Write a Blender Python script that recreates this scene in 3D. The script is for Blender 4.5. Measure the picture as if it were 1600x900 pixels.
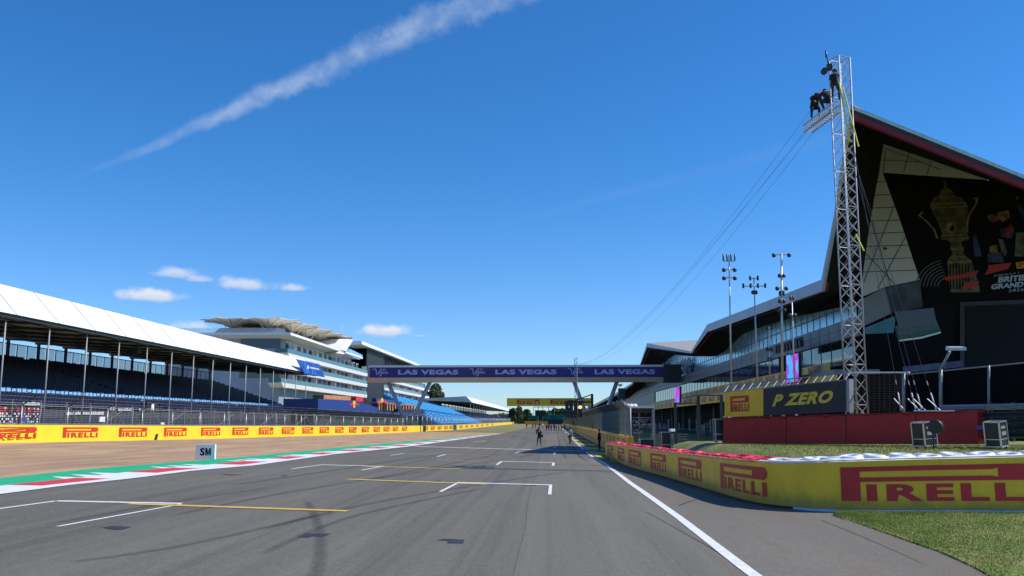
import bpy, bmesh, math, random
from mathutils import Vector, Matrix
R = math.radians
random.seed(7)
# ------------------------------------------------------------------ camera, world, sun, exposure
F = 1420.0
TH = math.atan(208/F); YAW = math.atan(60/1435)
CAM = Vector((0, 0, 2.1))
sc = bpy.context.scene
for o in list(bpy.data.objects): bpy.data.objects.remove(o)
cd = bpy.data.cameras.new('camera'); cam = bpy.data.objects.new('camera', cd); sc.collection.objects.link(cam)
cam.location = CAM; cam.rotation_euler = (math.pi/2+TH, 0, YAW)
cd.sensor_width = 36; cd.lens = 36*F/1600; cd.clip_end = 8000; cd.clip_start = 0.05
sc.camera = cam
fw = Vector((-math.sin(YAW)*math.cos(TH), math.cos(YAW)*math.cos(TH), math.sin(TH)))
rt = Vector((math.cos(YAW), math.sin(YAW), 0)); up = rt.cross(fw)
def ray(px, py): return rt*((px-800)/F) + up*((450-py)/F) + fw

SUN_EL = R(45.5); SUNV = Vector((1, 0.05, 0)).normalized()*math.cos(SUN_EL) + Vector((0, 0, math.sin(SUN_EL)))
w = bpy.data.worlds.new('World'); sc.world = w; w.use_nodes = True
nt = w.node_tree; nt.nodes.clear()
class NT:
    def __init__(s, nt): s.nt = nt
    def n(s, t, **k):
        x = s.nt.nodes.new(t)
        for a, b in k.items(): setattr(x, a, b)
        return x
    def link(s, a, b): s.nt.links.new(a, b)
    def m(s, op, a, b=None, c=None, clamp=False):
        x = s.n('ShaderNodeMath', operation=op); x.use_clamp = clamp
        for i, v in enumerate((a, b, c)):
            if v is None: continue
            if isinstance(v, (int, float)): x.inputs[i].default_value = v
            else: s.link(v, x.inputs[i])
        return x.outputs[0]
    def dot(s, a, vec):
        x = s.n('ShaderNodeVectorMath', operation='DOT_PRODUCT'); s.link(a, x.inputs[0]); x.inputs[1].default_value = vec
        return x.outputs['Value']
    def noise(s, vec, scale, detail=4, rough=.55):
        x = s.n('ShaderNodeTexNoise'); x.inputs['Scale'].default_value = scale; x.inputs['Detail'].default_value = detail
        x.inputs['Roughness'].default_value = rough
        s.link(vec, x.inputs['Vector']); return x.outputs['Fac']
    def sstep(s, v, a, b, lo=0, hi=1):
        x = s.n('ShaderNodeMapRange', interpolation_type='SMOOTHSTEP')
        s.link(v, x.inputs['Value']); x.inputs['From Min'].default_value = a; x.inputs['From Max'].default_value = b
        x.inputs['To Min'].default_value = lo; x.inputs['To Max'].default_value = hi
        return x.outputs[0]
    def mix(s, f, a, b, mode='MIX'):
        x = s.n('ShaderNodeMix', data_type='RGBA', blend_type=mode)
        for i, v in ((0, f), (6, a), (7, b)):
            if isinstance(v, (int, float)): x.inputs[i].default_value = v
            elif isinstance(v, tuple): x.inputs[i].default_value = (*v[:3], 1)
            else: s.link(v, x.inputs[i])
        return x.outputs[2]
g = NT(nt)
sky = g.n('ShaderNodeTexSky', sky_type='NISHITA'); sky.sun_disc = False
sky.sun_elevation = SUN_EL; sky.sun_rotation = math.atan2(SUNV.x, SUNV.y)
sky.air_density = 1.0; sky.dust_density = 0.0; sky.ozone_density = 3.0; sky.altitude = 100
hs = g.n('ShaderNodeHueSaturation'); hs.inputs['Saturation'].default_value = 1.15; hs.inputs['Value'].default_value = 1.0
g.link(sky.outputs[0], hs.inputs['Color'])
tc = g.n('ShaderNodeTexCoord'); D = tc.outputs['Generated']
sz = g.n('ShaderNodeSeparateXYZ'); g.link(D, sz.inputs[0])
hz_ = g.sstep(sz.outputs[2], 0.0, .34)
tint = g.mix(hz_, (0.80, 1.08, 1.58), (0.47, 1.05, 1.50))
col = g.mix(1.0, hs.outputs[0], tint, 'MULTIPLY')
def trail(col, pa, pb, w0, w1, strength, nscale, ext=0.5):
    d1 = ray(*pa).normalized(); d2 = ray(*pb).normalized()
    n = d1.cross(d2).normalized(); b2 = (d2-d1*d1.dot(d2)).normalized(); phm = math.acos(d1.dot(d2))
    wob = g.m('MULTIPLY', g.m('SUBTRACT', g.noise(D, 9, 3), .5), w1*.9)
    dist = g.m('ADD', g.dot(D, n), wob)
    ph = g.m('DIVIDE', g.m('ARCTAN2', g.dot(D, b2), g.dot(D, d1)), phm)
    fine = g.noise(D, nscale, 6, .7)
    wd = g.m('MAXIMUM', g.m('ADD', g.m('MULTIPLY', ph, w1-w0), w0), .0005)
    r = g.m('DIVIDE', g.m('ABSOLUTE', dist), wd)
    r = g.m('ADD', r, g.m('MULTIPLY', g.m('SUBTRACT', fine, .5), 1.5))
    den = g.sstep(r, 1.15, .05)
    den = g.m('MULTIPLY', den, g.sstep(ph, -.02, .45))
    den = g.m('MULTIPLY', den, g.sstep(ph, 1+ext, 1+ext*.5))
    den = g.m('MULTIPLY', den, g.m('ADD', g.m('MULTIPLY', fine, .9), .45))
    den = g.m('MULTIPLY', den, g.sstep(g.noise(D, 34, 6, .6), .34, .66, .45, 1.1))
    return g.mix(g.m('MULTIPLY', den, strength, clamp=True), col, (5.2, 6.4, 8.2))
col = trail(col, (92, 290), (745, 2), .0025, .022, .52, 48)
col = trail(col, (740, 362), (1170, 250), .003, .010, .04, 30)
def cloud(col, px, py, rx, ry, st=.75, seed=0.0):
    d = ray(px, py).normalized(); ux = Vector((d.y, -d.x, 0)).normalized(); uz = ux.cross(d)
    a = g.m('DIVIDE', g.dot(D, ux), rx/F); b = g.m('DIVIDE', g.dot(D, uz), ry/F)
    off = g.m('ADD', b, .0)
    bb = g.m('MULTIPLY', off, g.sstep(off, -.3, .3, 1.7, 1.0))
    r = g.m('SQRT', g.m('ADD', g.m('MULTIPLY', a, a), g.m('MULTIPLY', bb, bb)))
    r = g.m('ADD', r, g.m('MULTIPLY', g.m('SUBTRACT', g.noise(D, 48, 6, .6), .5), 1.7))
    den = g.sstep(r, 1.0, .2)
    front = g.sstep(g.dot(D, d), .9, .95)
    den = g.m('MULTIPLY', g.m('MULTIPLY', den, front), st)
    shade = g.sstep(b, -.7, .5)
    cc = g.mix(shade, (5.4, 6.2, 7.9), (8.6, 8.7, 9.3))
    return g.mix(den, col, cc)
for c in ((237, 464, 58, 15, .85), (272, 428, 40, 12, .6), (310, 437, 26, 8, .5), (385, 446, 52, 15, .7), (462, 451, 26, 10, .65), (602, 519, 60, 15, .85), (298, 511, 40, 12, .6), (655, 525, 26, 5, .35)):
    col = cloud(col, *c)
bg = g.n('ShaderNodeBackground'); g.link(col, bg.inputs[0]); bg.inputs[1].default_value = 0.095
ow = g.n('ShaderNodeOutputWorld'); g.link(bg.outputs[0], ow.inputs[0])
sd = bpy.data.lights.new('sun', 'SUN'); so = bpy.data.objects.new('sun', sd); sc.collection.objects.link(so)
sd.energy = 4.8; sd.angle = R(.53); sd.color = (1, .955, .88)
so.rotation_euler = (-SUNV).to_track_quat('-Z', 'Y').to_euler(); so.location = (60, 0, 80)
sc.view_settings.view_transform = 'Standard'; sc.view_settings.look = 'None'
sc.view_settings.exposure = 0.1; sc.view_settings.gamma = 1
sc.render.engine = 'CYCLES'

# ------------------------------------------------------------------ geometry of the place
def clamp(v, a, b): return max(a, min(b, v))
def ss(v, a, b):
    t = clamp((v-a)/(b-a), 0, 1); return t*t*(3-2*t)
def gz(x, y):
    c = .02*(1-ss(y, 130, 260))
    return -c*clamp(x, -36, 5) - .25*ss(y, 25, 80)
def onX(px, py, X): d = ray(px, py); return CAM + d*(X/d.x)
def onY(px, py, Y): d = ray(px, py); return CAM + d*(Y/d.y)
def G(px, py, dz=0):
    d = ray(px, py); z = 0
    for i in range(40):
        p = CAM + d*((z-CAM.z)/d.z); z = .5*z + .5*gz(p.x, p.y)
    p.z = gz(p.x, p.y)+dz; return p
def lerp(t, a, b): return a+(b-a)*t
def interp(x, tab):
    if x <= tab[0][0]: return tab[0][1]
    for (a, u), (b, v) in zip(tab, tab[1:]):
        if x <= b: return u+(v-u)*(x-a)/(b-a)
    return tab[-1][1]
# ------------------------------------------------------------------ materials
MATS = {}
def mat(name, c, rough=.6, metal=0., var=.12, vscale=3., bump=0., bscale=40., emit=None, coat=0., spec=.5, c2=None, stretch=None):
    if name in MATS: return MATS[name]
    m = bpy.data.materials.new(name); m.use_nodes = True; q = NT(m.node_tree)
    b = m.node_tree.nodes['Principled BSDF']
    tcn = q.n('ShaderNodeTexCoord'); vec = tcn.outputs['Object']
    if stretch:
        mp = q.n('ShaderNodeMapping'); mp.inputs['Scale'].default_value = stretch; q.link(vec, mp.inputs[0]); vec = mp.outputs[0]
    f = q.noise(vec, vscale, 5, .6)
    if c2: cc = q.mix(q.sstep(f, .38, .62), c, c2)
    else:
        lo = tuple(v*(1-var) for v in c); hi = tuple(min(1, v*(1+var)) for v in c)
        cc = q.mix(q.sstep(f, .3, .7), lo, hi)
    q.link(cc, b.inputs['Base Color'])
    b.inputs['Roughness'].default_value = rough; b.inputs['Metallic'].default_value = metal
    b.inputs['Specular IOR Level'].default_value = spec
    if coat: b.inputs['Coat Weight'].default_value = coat
    if bump:
        bn = q.n('ShaderNodeBump'); bn.inputs['Strength'].default_value = bump; bn.inputs['Distance'].default_value = .02
        q.link(q.noise(tcn.outputs['Object'], bscale, 4), bn.inputs['Height']); q.link(bn.outputs[0], b.inputs['Normal'])
    if emit:
        b.inputs['Emission Color'].default_value = (*emit[:3], 1); b.inputs['Emission Strength'].default_value = emit[3]
    MATS[name] = m; return m
WHITE = mat('white_paint', (.78, .78, .77), .5, var=.05)
ROOFW = mat('white_roof_membrane', (.80, .80, .79), .45, var=.04, vscale=.6)
YEL = mat('yellow_vinyl', (.88, .64, .03), .45, var=.05, vscale=1.2, bump=.15, bscale=2)
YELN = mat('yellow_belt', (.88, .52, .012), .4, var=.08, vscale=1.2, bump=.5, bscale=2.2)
def dirty(m, s=1.):
    q = NT(m.node_tree); b = m.node_tree.nodes['Principled BSDF']; src = b.inputs['Base Color'].links[0].from_socket
    t = q.n('ShaderNodeTexCoord'); v = t.outputs['Object']; sp = q.n('ShaderNodeSeparateXYZ'); q.link(v, sp.inputs[0])
    mp = q.n('ShaderNodeMapping'); mp.inputs['Scale'].default_value = (1, 1, .35); q.link(v, mp.inputs[0])
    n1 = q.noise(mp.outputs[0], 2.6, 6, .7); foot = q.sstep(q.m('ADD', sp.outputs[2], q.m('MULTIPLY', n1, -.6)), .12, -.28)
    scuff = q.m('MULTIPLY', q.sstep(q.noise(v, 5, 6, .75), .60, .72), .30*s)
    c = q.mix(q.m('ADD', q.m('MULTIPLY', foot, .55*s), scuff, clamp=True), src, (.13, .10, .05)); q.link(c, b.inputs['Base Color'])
    bn = q.n('ShaderNodeBump'); bn.inputs['Strength'].default_value = .8; bn.inputs['Distance'].default_value = .035
    mp2 = q.n('ShaderNodeMapping'); mp2.inputs['Scale'].default_value = (1, 1, .5); mp2.inputs['Rotation'].default_value = (0, .5, .3); q.link(v, mp2.inputs[0])
    q.link(q.noise(mp2.outputs[0], 2.2, 4, .5), bn.inputs['Height']); q.link(bn.outputs[0], b.inputs['Normal'])
dirty(YELN)
RED = mat('red_print', (.62, .03, .02), .5, var=.06)
REDN = mat('dark_red_print', (.55, .018, .022), .5, var=.06)
REDWALL = mat('red_wall_paint', (.42, .009, .009), .6, var=.15, vscale=1.3, bump=.2, bscale=8)
BLK = mat('black_plastic', (.015, .015, .016), .5)
DARK = mat('dark_grey_metal', (.035, .037, .04), .5, var=.2)
STEEL = mat('galvanised_steel', (.42, .43, .44), .42, .7, var=.12, vscale=6)
ALU = mat('aluminium_tube', (.40, .42, .45), .6, .4, var=.08)
GREYM = mat('grey_steel_paint', (.26, .28, .30), .5, .2)
CONC = mat('concrete', (.36, .35, .33), .85, var=.2, vscale=2, bump=.2)
GREEN = mat('green_kerb_paint', (.015, .40, .17), .6, var=.12, vscale=2)
RKERB = mat('red_kerb_paint', (.62, .04, .04), .6, var=.12, vscale=3)
WKERB = mat('white_kerb_paint', (.74, .74, .73), .6, var=.08, vscale=3)
LINE = mat('white_road_paint', (.70, .70, .69), .7, var=.12, vscale=8)
YLINE = mat('yellow_road_paint', (.62, .42, .07), .7, var=.15, vscale=8)
YPAINT = mat('yellow_hatch_paint', (.68, .47, .02), .7, var=.1, vscale=3)
BLUEP = mat('blue_road_paint', (.03, .10, .45), .7)
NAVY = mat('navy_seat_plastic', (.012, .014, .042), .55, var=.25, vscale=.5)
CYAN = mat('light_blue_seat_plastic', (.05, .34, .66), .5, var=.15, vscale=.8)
PALEB = mat('pale_blue_rail', (.25, .52, .85), .5)
GLASS = mat('dark_glass', (.02, .028, .035), .06, 0, var=.1, spec=.9)
BGLASS = mat('blue_reflective_glass', (.30, .62, .78), .22, .55, var=.1, vscale=.4)
TGLASS = mat('teal_balustrade_glass', (.05, .15, .17), .15, .1, var=.1, vscale=.3)
LGLASS = mat('green_tinted_window_glass', (.055, .10, .09), .05, .85, var=.15, vscale=.5)
FAB = mat('black_clothing', (.012, .012, .014), .9, var=.3, vscale=12)
SKIN = mat('skin', (.45, .26, .18), .6)
HAIR = mat('dark_hair', (.03, .02, .015), .8)
TARP = mat('shaded_underside_sheeting', (.62, .58, .52), .8, var=.1, vscale=.4)
def asphalt(name, base, streak=True):
    m = bpy.data.materials.new(name); m.use_nodes = True; q = NT(m.node_tree); b = m.node_tree.nodes['Principled BSDF']
    tcn = q.n('ShaderNodeTexCoord'); v = tcn.outputs['Object']
    def mp(s):
        x = q.n('ShaderNodeMapping'); x.inputs['Scale'].default_value = s; q.link(v, x.inputs[0]); return x.outputs[0]
    big = q.noise(mp((.25, .05, 1)), 1, 4)
    st = q.noise(mp((1.4, .018, 1)), 1, 5, .65)
    st2 = q.noise(mp((5, .03, 1)), 1, 3, .6)
    sp = q.noise(v, 22, 5, .85); sp2 = q.noise(v, 7, 4, .7)
    sp3 = q.noise(v, 190, 2, .8)
    f = q.m('ADD', q.m('MULTIPLY', big, .35), q.m('MULTIPLY', sp2, .35))
    if streak: f = q.m('ADD', f, q.m('MULTIPLY', q.m('ADD', q.m('MULTIPLY', st, .6), q.m('MULTIPLY', st2, .35)), .75))
    else: f = q.m('ADD', f, .34)
    f = q.m('ADD', f, q.m('MULTIPLY', q.m('SUBTRACT', sp, .5), 1.5)); f = q.m('ADD', f, q.m('MULTIPLY', q.m('SUBTRACT', sp3, .5), .8))
    if streak:
        xs_ = q.n('ShaderNodeSeparateXYZ'); q.link(v, xs_.inputs[0]); X_ = q.m('ADD', xs_.outputs[0], q.m('MULTIPLY', q.noise(v, .03, 2), 1.2))
        lane = q.m('DIVIDE', X_, 4.3); wn_ = q.n('ShaderNodeTexWhiteNoise', noise_dimensions='1D'); q.link(q.m('FLOOR', lane), wn_.inputs['W'])
        f = q.m('ADD', f, q.m('MULTIPLY', q.m('SUBTRACT', wn_.outputs[0], .5), .16))
        fr_ = q.m('ABSOLUTE', q.m('SUBTRACT', q.m('FRACT', lane), .5)); f = q.m('SUBTRACT', f, q.m('MULTIPLY', q.sstep(fr_, .4965, .4985), q.m('MULTIPLY', q.noise(v, 1.5, 3), .55)))
        wl_ = q.sstep(q.noise(mp((.9, .012, 1)), 1, 6, .75), .52, .72); f = q.m('SUBTRACT', f, q.m('MULTIPLY', wl_, .22))
    stain = q.sstep(q.noise(v, .9, 5, .7), .66, .74); f = q.m('SUBTRACT', f, q.m('MULTIPLY', stain, .22))
    c = q.mix(q.sstep(f, .2, 1.15), tuple(x*.52 for x in base), tuple(x*1.42 for x in base))
    if not streak: c = q.mix(q.m('MULTIPLY', q.sstep(q.noise(mp((.9, .12, 1)), 1, 6, .65), .50, .64), .25), c, (.17, .105, .075))
    vo = q.n('ShaderNodeTexVoronoi'); vo.inputs['Scale'].default_value = 26; q.link(v, vo.inputs['Vector'])
    lump = q.sstep(vo.outputs['Distance'], .10, .05)
    c = q.mix(q.m('MULTIPLY', lump, .35), c, tuple(min(1, x*2.0) for x in base))
    q.link(c, b.inputs['Base Color']); b.inputs['Roughness'].default_value = .82; b.inputs['Specular IOR Level'].default_value = .3
    bn = q.n('ShaderNodeBump'); bn.inputs['Strength'].default_value = .5; bn.inputs['Distance'].default_value = .006
    q.link(q.noise(v, 90, 3), bn.inputs['Height']); q.link(bn.outputs[0], b.inputs['Normal'])
    return m
ASPH = asphalt('track_asphalt', (.147, .134, .107)); ASPH2 = asphalt('apron_asphalt', (.160, .143, .112), False)
GRAV = mat('gravel_trap_soil', (.37, .225, .120), .95, vscale=.5, c2=(.47, .305, .170), bump=1, bscale=9, stretch=(1, .25, 1))
def gravelmat():
    m = GRAV; q = NT(m.node_tree); b = m.node_tree.nodes['Principled BSDF']; src = b.inputs['Base Color'].links[0].from_socket
    t = q.n('ShaderNodeTexCoord'); v = t.outputs['Object']
    mp = q.n('ShaderNodeMapping'); mp.inputs['Scale'].default_value = (2.2, .10, 1); mp.inputs['Rotation'].default_value = (0, 0, .12); q.link(v, mp.inputs[0])
    c = q.mix(q.sstep(q.noise(mp.outputs[0], 1, 6, .7), .50, .66), src, (.23, .15, .09))
    c = q.mix(q.m('MULTIPLY', q.sstep(q.noise(v, 14, 4, .8), .52, .66), .45), c, (.50, .40, .29)); c = q.mix(q.m('MULTIPLY', q.sstep(q.noise(v, .22, 4, .6), .55, .68), .35), c, (.20, .14, .085))
    q.link(c, b.inputs['Base Color'])
gravelmat()
DRYG = mat('dry_grass_ground', (.17, .16, .05), .95, vscale=.12, c2=(.24, .20, .09), bump=1, bscale=6)
GRASSG = mat('grass_ground', (.16, .21, .035), .95, vscale=.5, c2=(.25, .24, .08), bump=1, bscale=20)
GRASSB = mat('grass_blade', (.18, .26, .03), .8, vscale=1.1, c2=(.32, .33, .07))
TARPATCH = mat('tar_patch', (.028, .028, .032), .7)
# ------------------------------------------------------------------ mesh helpers
COL = sc.collection
class MB:
    def __init__(s): s.v = []; s.f = []; s.sm = []
    def face(s, pts, smooth=False):
        i = len(s.v); s.v += [tuple(p) for p in pts]; s.f.append(tuple(range(i, i+len(pts)))); s.sm.append(smooth); return s
    def box(s, a, b):
        (x0, y0, z0), (x1, y1, z1) = a, b; i = len(s.v)
        s.v += [(x0, y0, z0), (x1, y0, z0), (x1, y1, z0), (x0, y1, z0), (x0, y0, z1), (x1, y0, z1), (x1, y1, z1), (x0, y1, z1)]
        for q in ((0, 3, 2, 1), (4, 5, 6, 7), (0, 1, 5, 4), (1, 2, 6, 5), (2, 3, 7, 6), (3, 0, 4, 7)): s.f.append(tuple(i+k for k in q)); s.sm.append(False)
        return s
    def cbox(s, c, d, rz=0.):
        i = len(s.v); cx, cy, cz = c; dx, dy, dz = (x/2 for x in d); co, si = math.cos(rz), math.sin(rz)
        for z in (-dz, dz):
            for x, y in ((-dx, -dy), (dx, -dy), (dx, dy), (-dx, dy)): s.v.append((cx+x*co-y*si, cy+x*si+y*co, cz+z))
        for q in ((0, 3, 2, 1), (4, 5, 6, 7), (0, 1, 5, 4), (1, 2, 6, 5), (2, 3, 7, 6), (3, 0, 4, 7)): s.f.append(tuple(i+k for k in q)); s.sm.append(False)
        return s
    def hexa(s, lo, hi):     # 4 lower + 4 upper points
        i = len(s.v); s.v += [tuple(p) for p in lo]+[tuple(p) for p in hi]
        for q in ((0, 3, 2, 1), (4, 5, 6, 7), (0, 1, 5, 4), (1, 2, 6, 5), (2, 3, 7, 6), (3, 0, 4, 7)): s.f.append(tuple(i+k for k in q)); s.sm.append(False)
        return s
    def tube(s, p, q, r, n=8, r2=None, cap=True):
        p = Vector(p); q = Vector(q); d = (q-p)
        if d.length < 1e-6: return s
        d.normalize(); a = d.orthogonal().normalized(); b = d.cross(a); i = len(s.v); r2 = r if r2 is None else r2
        for c, rr in ((p, r), (q, r2)):
            for k in range(n):
                t = 2*math.pi*(k+.5)/n; s.v.append(tuple(c+a*(rr*math.cos(t))+b*(rr*math.sin(t))))
        for k in range(n): s.f.append((i+k, i+(k+1) % n, i+n+(k+1) % n, i+n+k)); s.sm.append(n > 5)
        if cap: s.f.append(tuple(i+k for k in range(n-1, -1, -1))); s.sm.append(False); s.f.append(tuple(i+n+k for k in range(n))); s.sm.append(False)
        return s
    def line(s, pts, r, n=6):
        for a, b in zip(pts, pts[1:]): s.tube(a, b, r, n)
        return s
    def slab(s, pts, off):   # polygon extruded by vector off
        off = Vector(off); n = len(pts); i = len(s.v)
        s.v += [tuple(Vector(p)) for p in pts]+[tuple(Vector(p)+off) for p in pts]
        s.f.append(tuple(i+k for k in range(n))); s.f.append(tuple(i+n+k for k in range(n-1, -1, -1))); s.sm += [False, False]
        for k in range(n): s.f.append((i+k, i+n+k, i+n+(k+1) % n, i+(k+1) % n)); s.sm.append(False)
        return s
    def lathe(s, c, prof, n=16):
        i = len(s.v); c = Vector(c)
        for r, z in prof:
            for k in range(n): t = 2*math.pi*k/n; s.v.append((c.x+r*math.cos(t), c.y+r*math.sin(t), c.z+z))
        for j in range(len(prof)-1):
            for k in range(n): s.f.append((i+j*n+k, i+j*n+(k+1) % n, i+(j+1)*n+(k+1) % n, i+(j+1)*n+k)); s.sm.append(True)
        return s
    def build(s, name, m, parent=None, kind=None, label=None):
        me = bpy.data.meshes.new(name); me.from_pydata(s.v, [], s.f); me.update()
        if any(s.sm): me.polygons.foreach_set('use_smooth', s.sm)
        me.materials.append(m)
        o = bpy.data.objects.new(name, me); COL.objects.link(o)
        if parent:
            o.parent = parent; o.matrix_parent_inverse = Matrix.Translation(-Vector(parent.location)) if parent.get('_w', 1) else Matrix()
        if kind: o['kind'] = kind
        if label: o['label'] = label
        return o
def tag(o, label, cat, group=None):
    o['label'] = label; o['category'] = cat
    if group: o['group'] = group
    return o
def thing(name, label, cat, loc=(0, 0, 0), group=None):
    o = bpy.data.objects.new(name, None); COL.objects.link(o); o.location = loc; o.empty_display_size = .2
    return tag(o, label, cat, group)
def copy_tree(o, parent=None):
    c = o.copy(); COL.objects.link(c); c.parent = parent
    if parent: c.matrix_parent_inverse = o.matrix_parent_inverse.copy()
    for ch in list(o.children): copy_tree(ch, c)
    return c
_T = {}
def text2d(s, bold=.03, shear=0., space=1.):
    k = (s, bold, shear, space)
    if k in _T: return _T[k]
    cu = bpy.data.curves.new('t', 'FONT'); cu.body = s; cu.offset = bold; cu.resolution_u = 3; cu.shear = shear; cu.space_character = space
    o = bpy.data.objects.new('t', cu); COL.objects.link(o); bpy.context.view_layer.update()
    ev = o.evaluated_get(bpy.context.evaluated_depsgraph_get()); me = ev.to_mesh()
    vs = [(v.co.x, v.co.y) for v in me.vertices]; fs = [tuple(p.vertices) for p in me.polygons]; ev.to_mesh_clear()
    bpy.data.objects.remove(o); bpy.data.curves.remove(cu)
    x0 = min(v[0] for v in vs); y0 = min(v[1] for v in vs); x1 = max(v[0] for v in vs); y1 = max(v[1] for v in vs)
    vs = [((x-x0)/(x1-x0), (y-y0)/(y1-y0)) for x, y in vs]; _T[k] = (vs, fs, (x1-x0)/(y1-y0)); return _T[k]
def put2d(mb, vs, fs, fn):
    i = len(mb.v); mb.v += [tuple(fn(u, v)) for u, v in vs]
    for f in fs: mb.f.append(tuple(i+k for k in f)); mb.sm.append(False)
def text_on(mb, s, p0, pu, pv, **k):   # p0 origin, pu full width vector, pv full height vector
    vs, fs, a = text2d(s, **k); p0 = Vector(p0); pu = Vector(pu); pv = Vector(pv)
    put2d(mb, vs, fs, lambda u, v: p0+pu*u+pv*v)
def logo2d():
    vs = []; fs = []
    def q(u0, u1, a0, b0, a1, b1):
        i = len(vs); vs.extend([(u0, a0), (u1, a1), (u1, b1), (u0, b0)]); fs.append((i, i+1, i+2, i+3))
    q(0, .06, 0, 1, 0, 1); q(.06, .095, 0, 1, 0, 1)
    us = [.095+(.76-.095)*k/14 for k in range(15)]
    for a, b in zip(us, us[1:]): q(a, b, .86, 1, .86, 1); q(a, b, .56, .69, .56, .69)
    q(.76, .79, .56, .60+.09, .56, .65); q(.76, .79, .86, 1, .90, 1)
    q(.79, .80, .56, 1, .56, 1)
    q(.80, .95, .56, 1, .56, 1)
    for k in range(6):
        t0 = k/6; t1 = (k+1)/6; h0 = .22*math.sqrt(1-t0*t0); h1 = .22*math.sqrt(max(0, 1-t1*t1))
        q(.95+.05*t0, .95+.05*t1, .78-h0, .78+h0, .78-h1, .78+h1)
    tv, tf, a = text2d('IRELLI', bold=.042, space=1.2)
    i = len(vs); vs.extend([(.125+.865*u, .485*v) for u, v in tv]); fs.extend([tuple(i+k for k in f) for f in tf])
    return vs, fs
LOGO = logo2d()
class Path:
    def __init__(s, pts):
        s.p = pts; s.s = [0]
        for a, b in zip(pts, pts[1:]): s.s.append(s.s[-1]+math.hypot(b[0]-a[0], b[1]-a[1]))
        s.L = s.s[-1]
    def at(s, t):
        t = clamp(t, 0, s.L-1e-6)
        lo = 0; hi = len(s.s)-1
        while hi-lo > 1:
            m = (lo+hi)//2
            if s.s[m] <= t: lo = m
            else: hi = m
        a, b = s.p[lo], s.p[lo+1]; f = (t-s.s[lo])/(s.s[lo+1]-s.s[lo])
        x, y, z0, z1 = (lerp(f, a[k], b[k]) for k in range(4)); L = s.s[lo+1]-s.s[lo]
        return x, y, z0, z1, (b[0]-a[0])/L, (b[1]-a[1])/L
    def pos(s, t, v=0, off=0):   # off>0: to the right of travel
        x, y, z0, z1, tx, ty = s.at(t); return Vector((x+ty*off, y-tx*off, lerp(v, z0, z1)))
    def s_of_px(s, px):
        lo, hi = 0, s.L
        def f(t):
            p = s.pos(t)-CAM; return 800+F*p.dot(rt)/p.dot(fw)
        for _ in range(50):
            m = (lo+hi)/2
            if f(m) < px: lo = m
            else: hi = m
        return lo
def smooth_path(pts, n=8):
    out = []
    P = [pts[0]]+list(pts)+[pts[-1]]
    for i in range(1, len(P)-2):
        for k in range(n):
            t = k/n; a, b, c, d = P[i-1:i+3]
            out.append(tuple(.5*(2*b[j]+(c[j]-a[j])*t+(2*a[j]-5*b[j]+4*c[j]-d[j])*t*t+(3*b[j]-a[j]-3*c[j]+d[j])*t**3) for j in range(4)))
    out.append(tuple(pts[-1])); return out
def wall_mesh(path, s0, s1, off0, off1, v0=0, v1=1, dz0=0, dz1=0, step=1.):
    mb = MB(); n = max(1, int((s1-s0)/step)); prev = None
    for k in range(n+1):
        s = s0+(s1-s0)*k/n
        q = [path.pos(s, v0, off0)+Vector((0, 0, dz0)), path.pos(s, v0, off1)+Vector((0, 0, dz0)), path.pos(s, v1, off1)+Vector((0, 0, dz1)), path.pos(s, v1, off0)+Vector((0, 0, dz1))]
        i = len(mb.v); mb.v += [tuple(p) for p in q]
        if prev is not None:
            for a in range(4):
                b = (a+1) % 4; mb.f.append((prev+a, i+a, i+b, prev+b)); mb.sm.append(False)
        else: mb.f.append((i, i+1, i+2, i+3)); mb.sm.append(False)
        prev = i
    mb.f.append((prev+3, prev+2, prev+1, prev)); mb.sm.append(False)
    return mb
def logo_on(mb, path, s0, wdt, v0, v1, off):
    put2d(mb, LOGO[0], LOGO[1], lambda u, v: path.pos(s0+u*wdt, v0+(v1-v0)*v, off))
def ypts(y0, y1):
    out = [y0]; y = y0
    while y < y1: y += (1.0 if y < 60 else 2.0 if y < 160 else 6.0 if y < 320 else 25.); out.append(min(y, y1))
    return out
def strip(name, xl, xr, y0, y1, m, dz, nx=6, zl=None, zr=None):
    vs = []; fs = []; ys = ypts(y0, y1)
    for y in ys:
        a, b = xl(y), xr(y)
        for k in range(nx+1):
            x = a+(b-a)*k/nx
            if zl: z = lerp(k/nx, zl(y), gz(b, y)+dz)
            else: z = gz(x, y)+dz
            vs.append((x, y, z))
    for j in range(len(ys)-1):
        for k in range(nx): i = j*(nx+1)+k; fs.append((i, i+1, i+nx+2, i+nx+1))
    mb = MB(); mb.v = vs; mb.f = fs; mb.sm = [True]*len(fs)
    return mb.build(name, m, kind='structure')
# ------------------------------------------------------------------ ground
XW = sorted([(p.y, p.x) for p in (G(a, b) for a, b in ((-120, 787), (0, 772.8), (106.7, 758.7), (208, 748), (301, 736), (400, 727.3), (525, 709.6), (650, 696.3), (784, 677.8), (824, 668)))])
XG = sorted([(p.y, p.x) for p in (G(a, b) for a, b in ((-120, 759), (0, 747.5), (133, 733.5), (267, 722.7), (400, 712.4), (525, 699.6), (650, 688.8), (744, 680), (780, 677.4)))])
XW = [(-8, XW[0][1]-.2)]+XW+[(1500, XW[-1][1])]; XG = [(-8, XG[0][1])]+XG
def xw(y): return interp(y, XW)
KEND = G(783, 677.6).y
def xg(y): return min(interp(y, XG), xw(y)-.05) if y < KEND else xw(y)-.05
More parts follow.
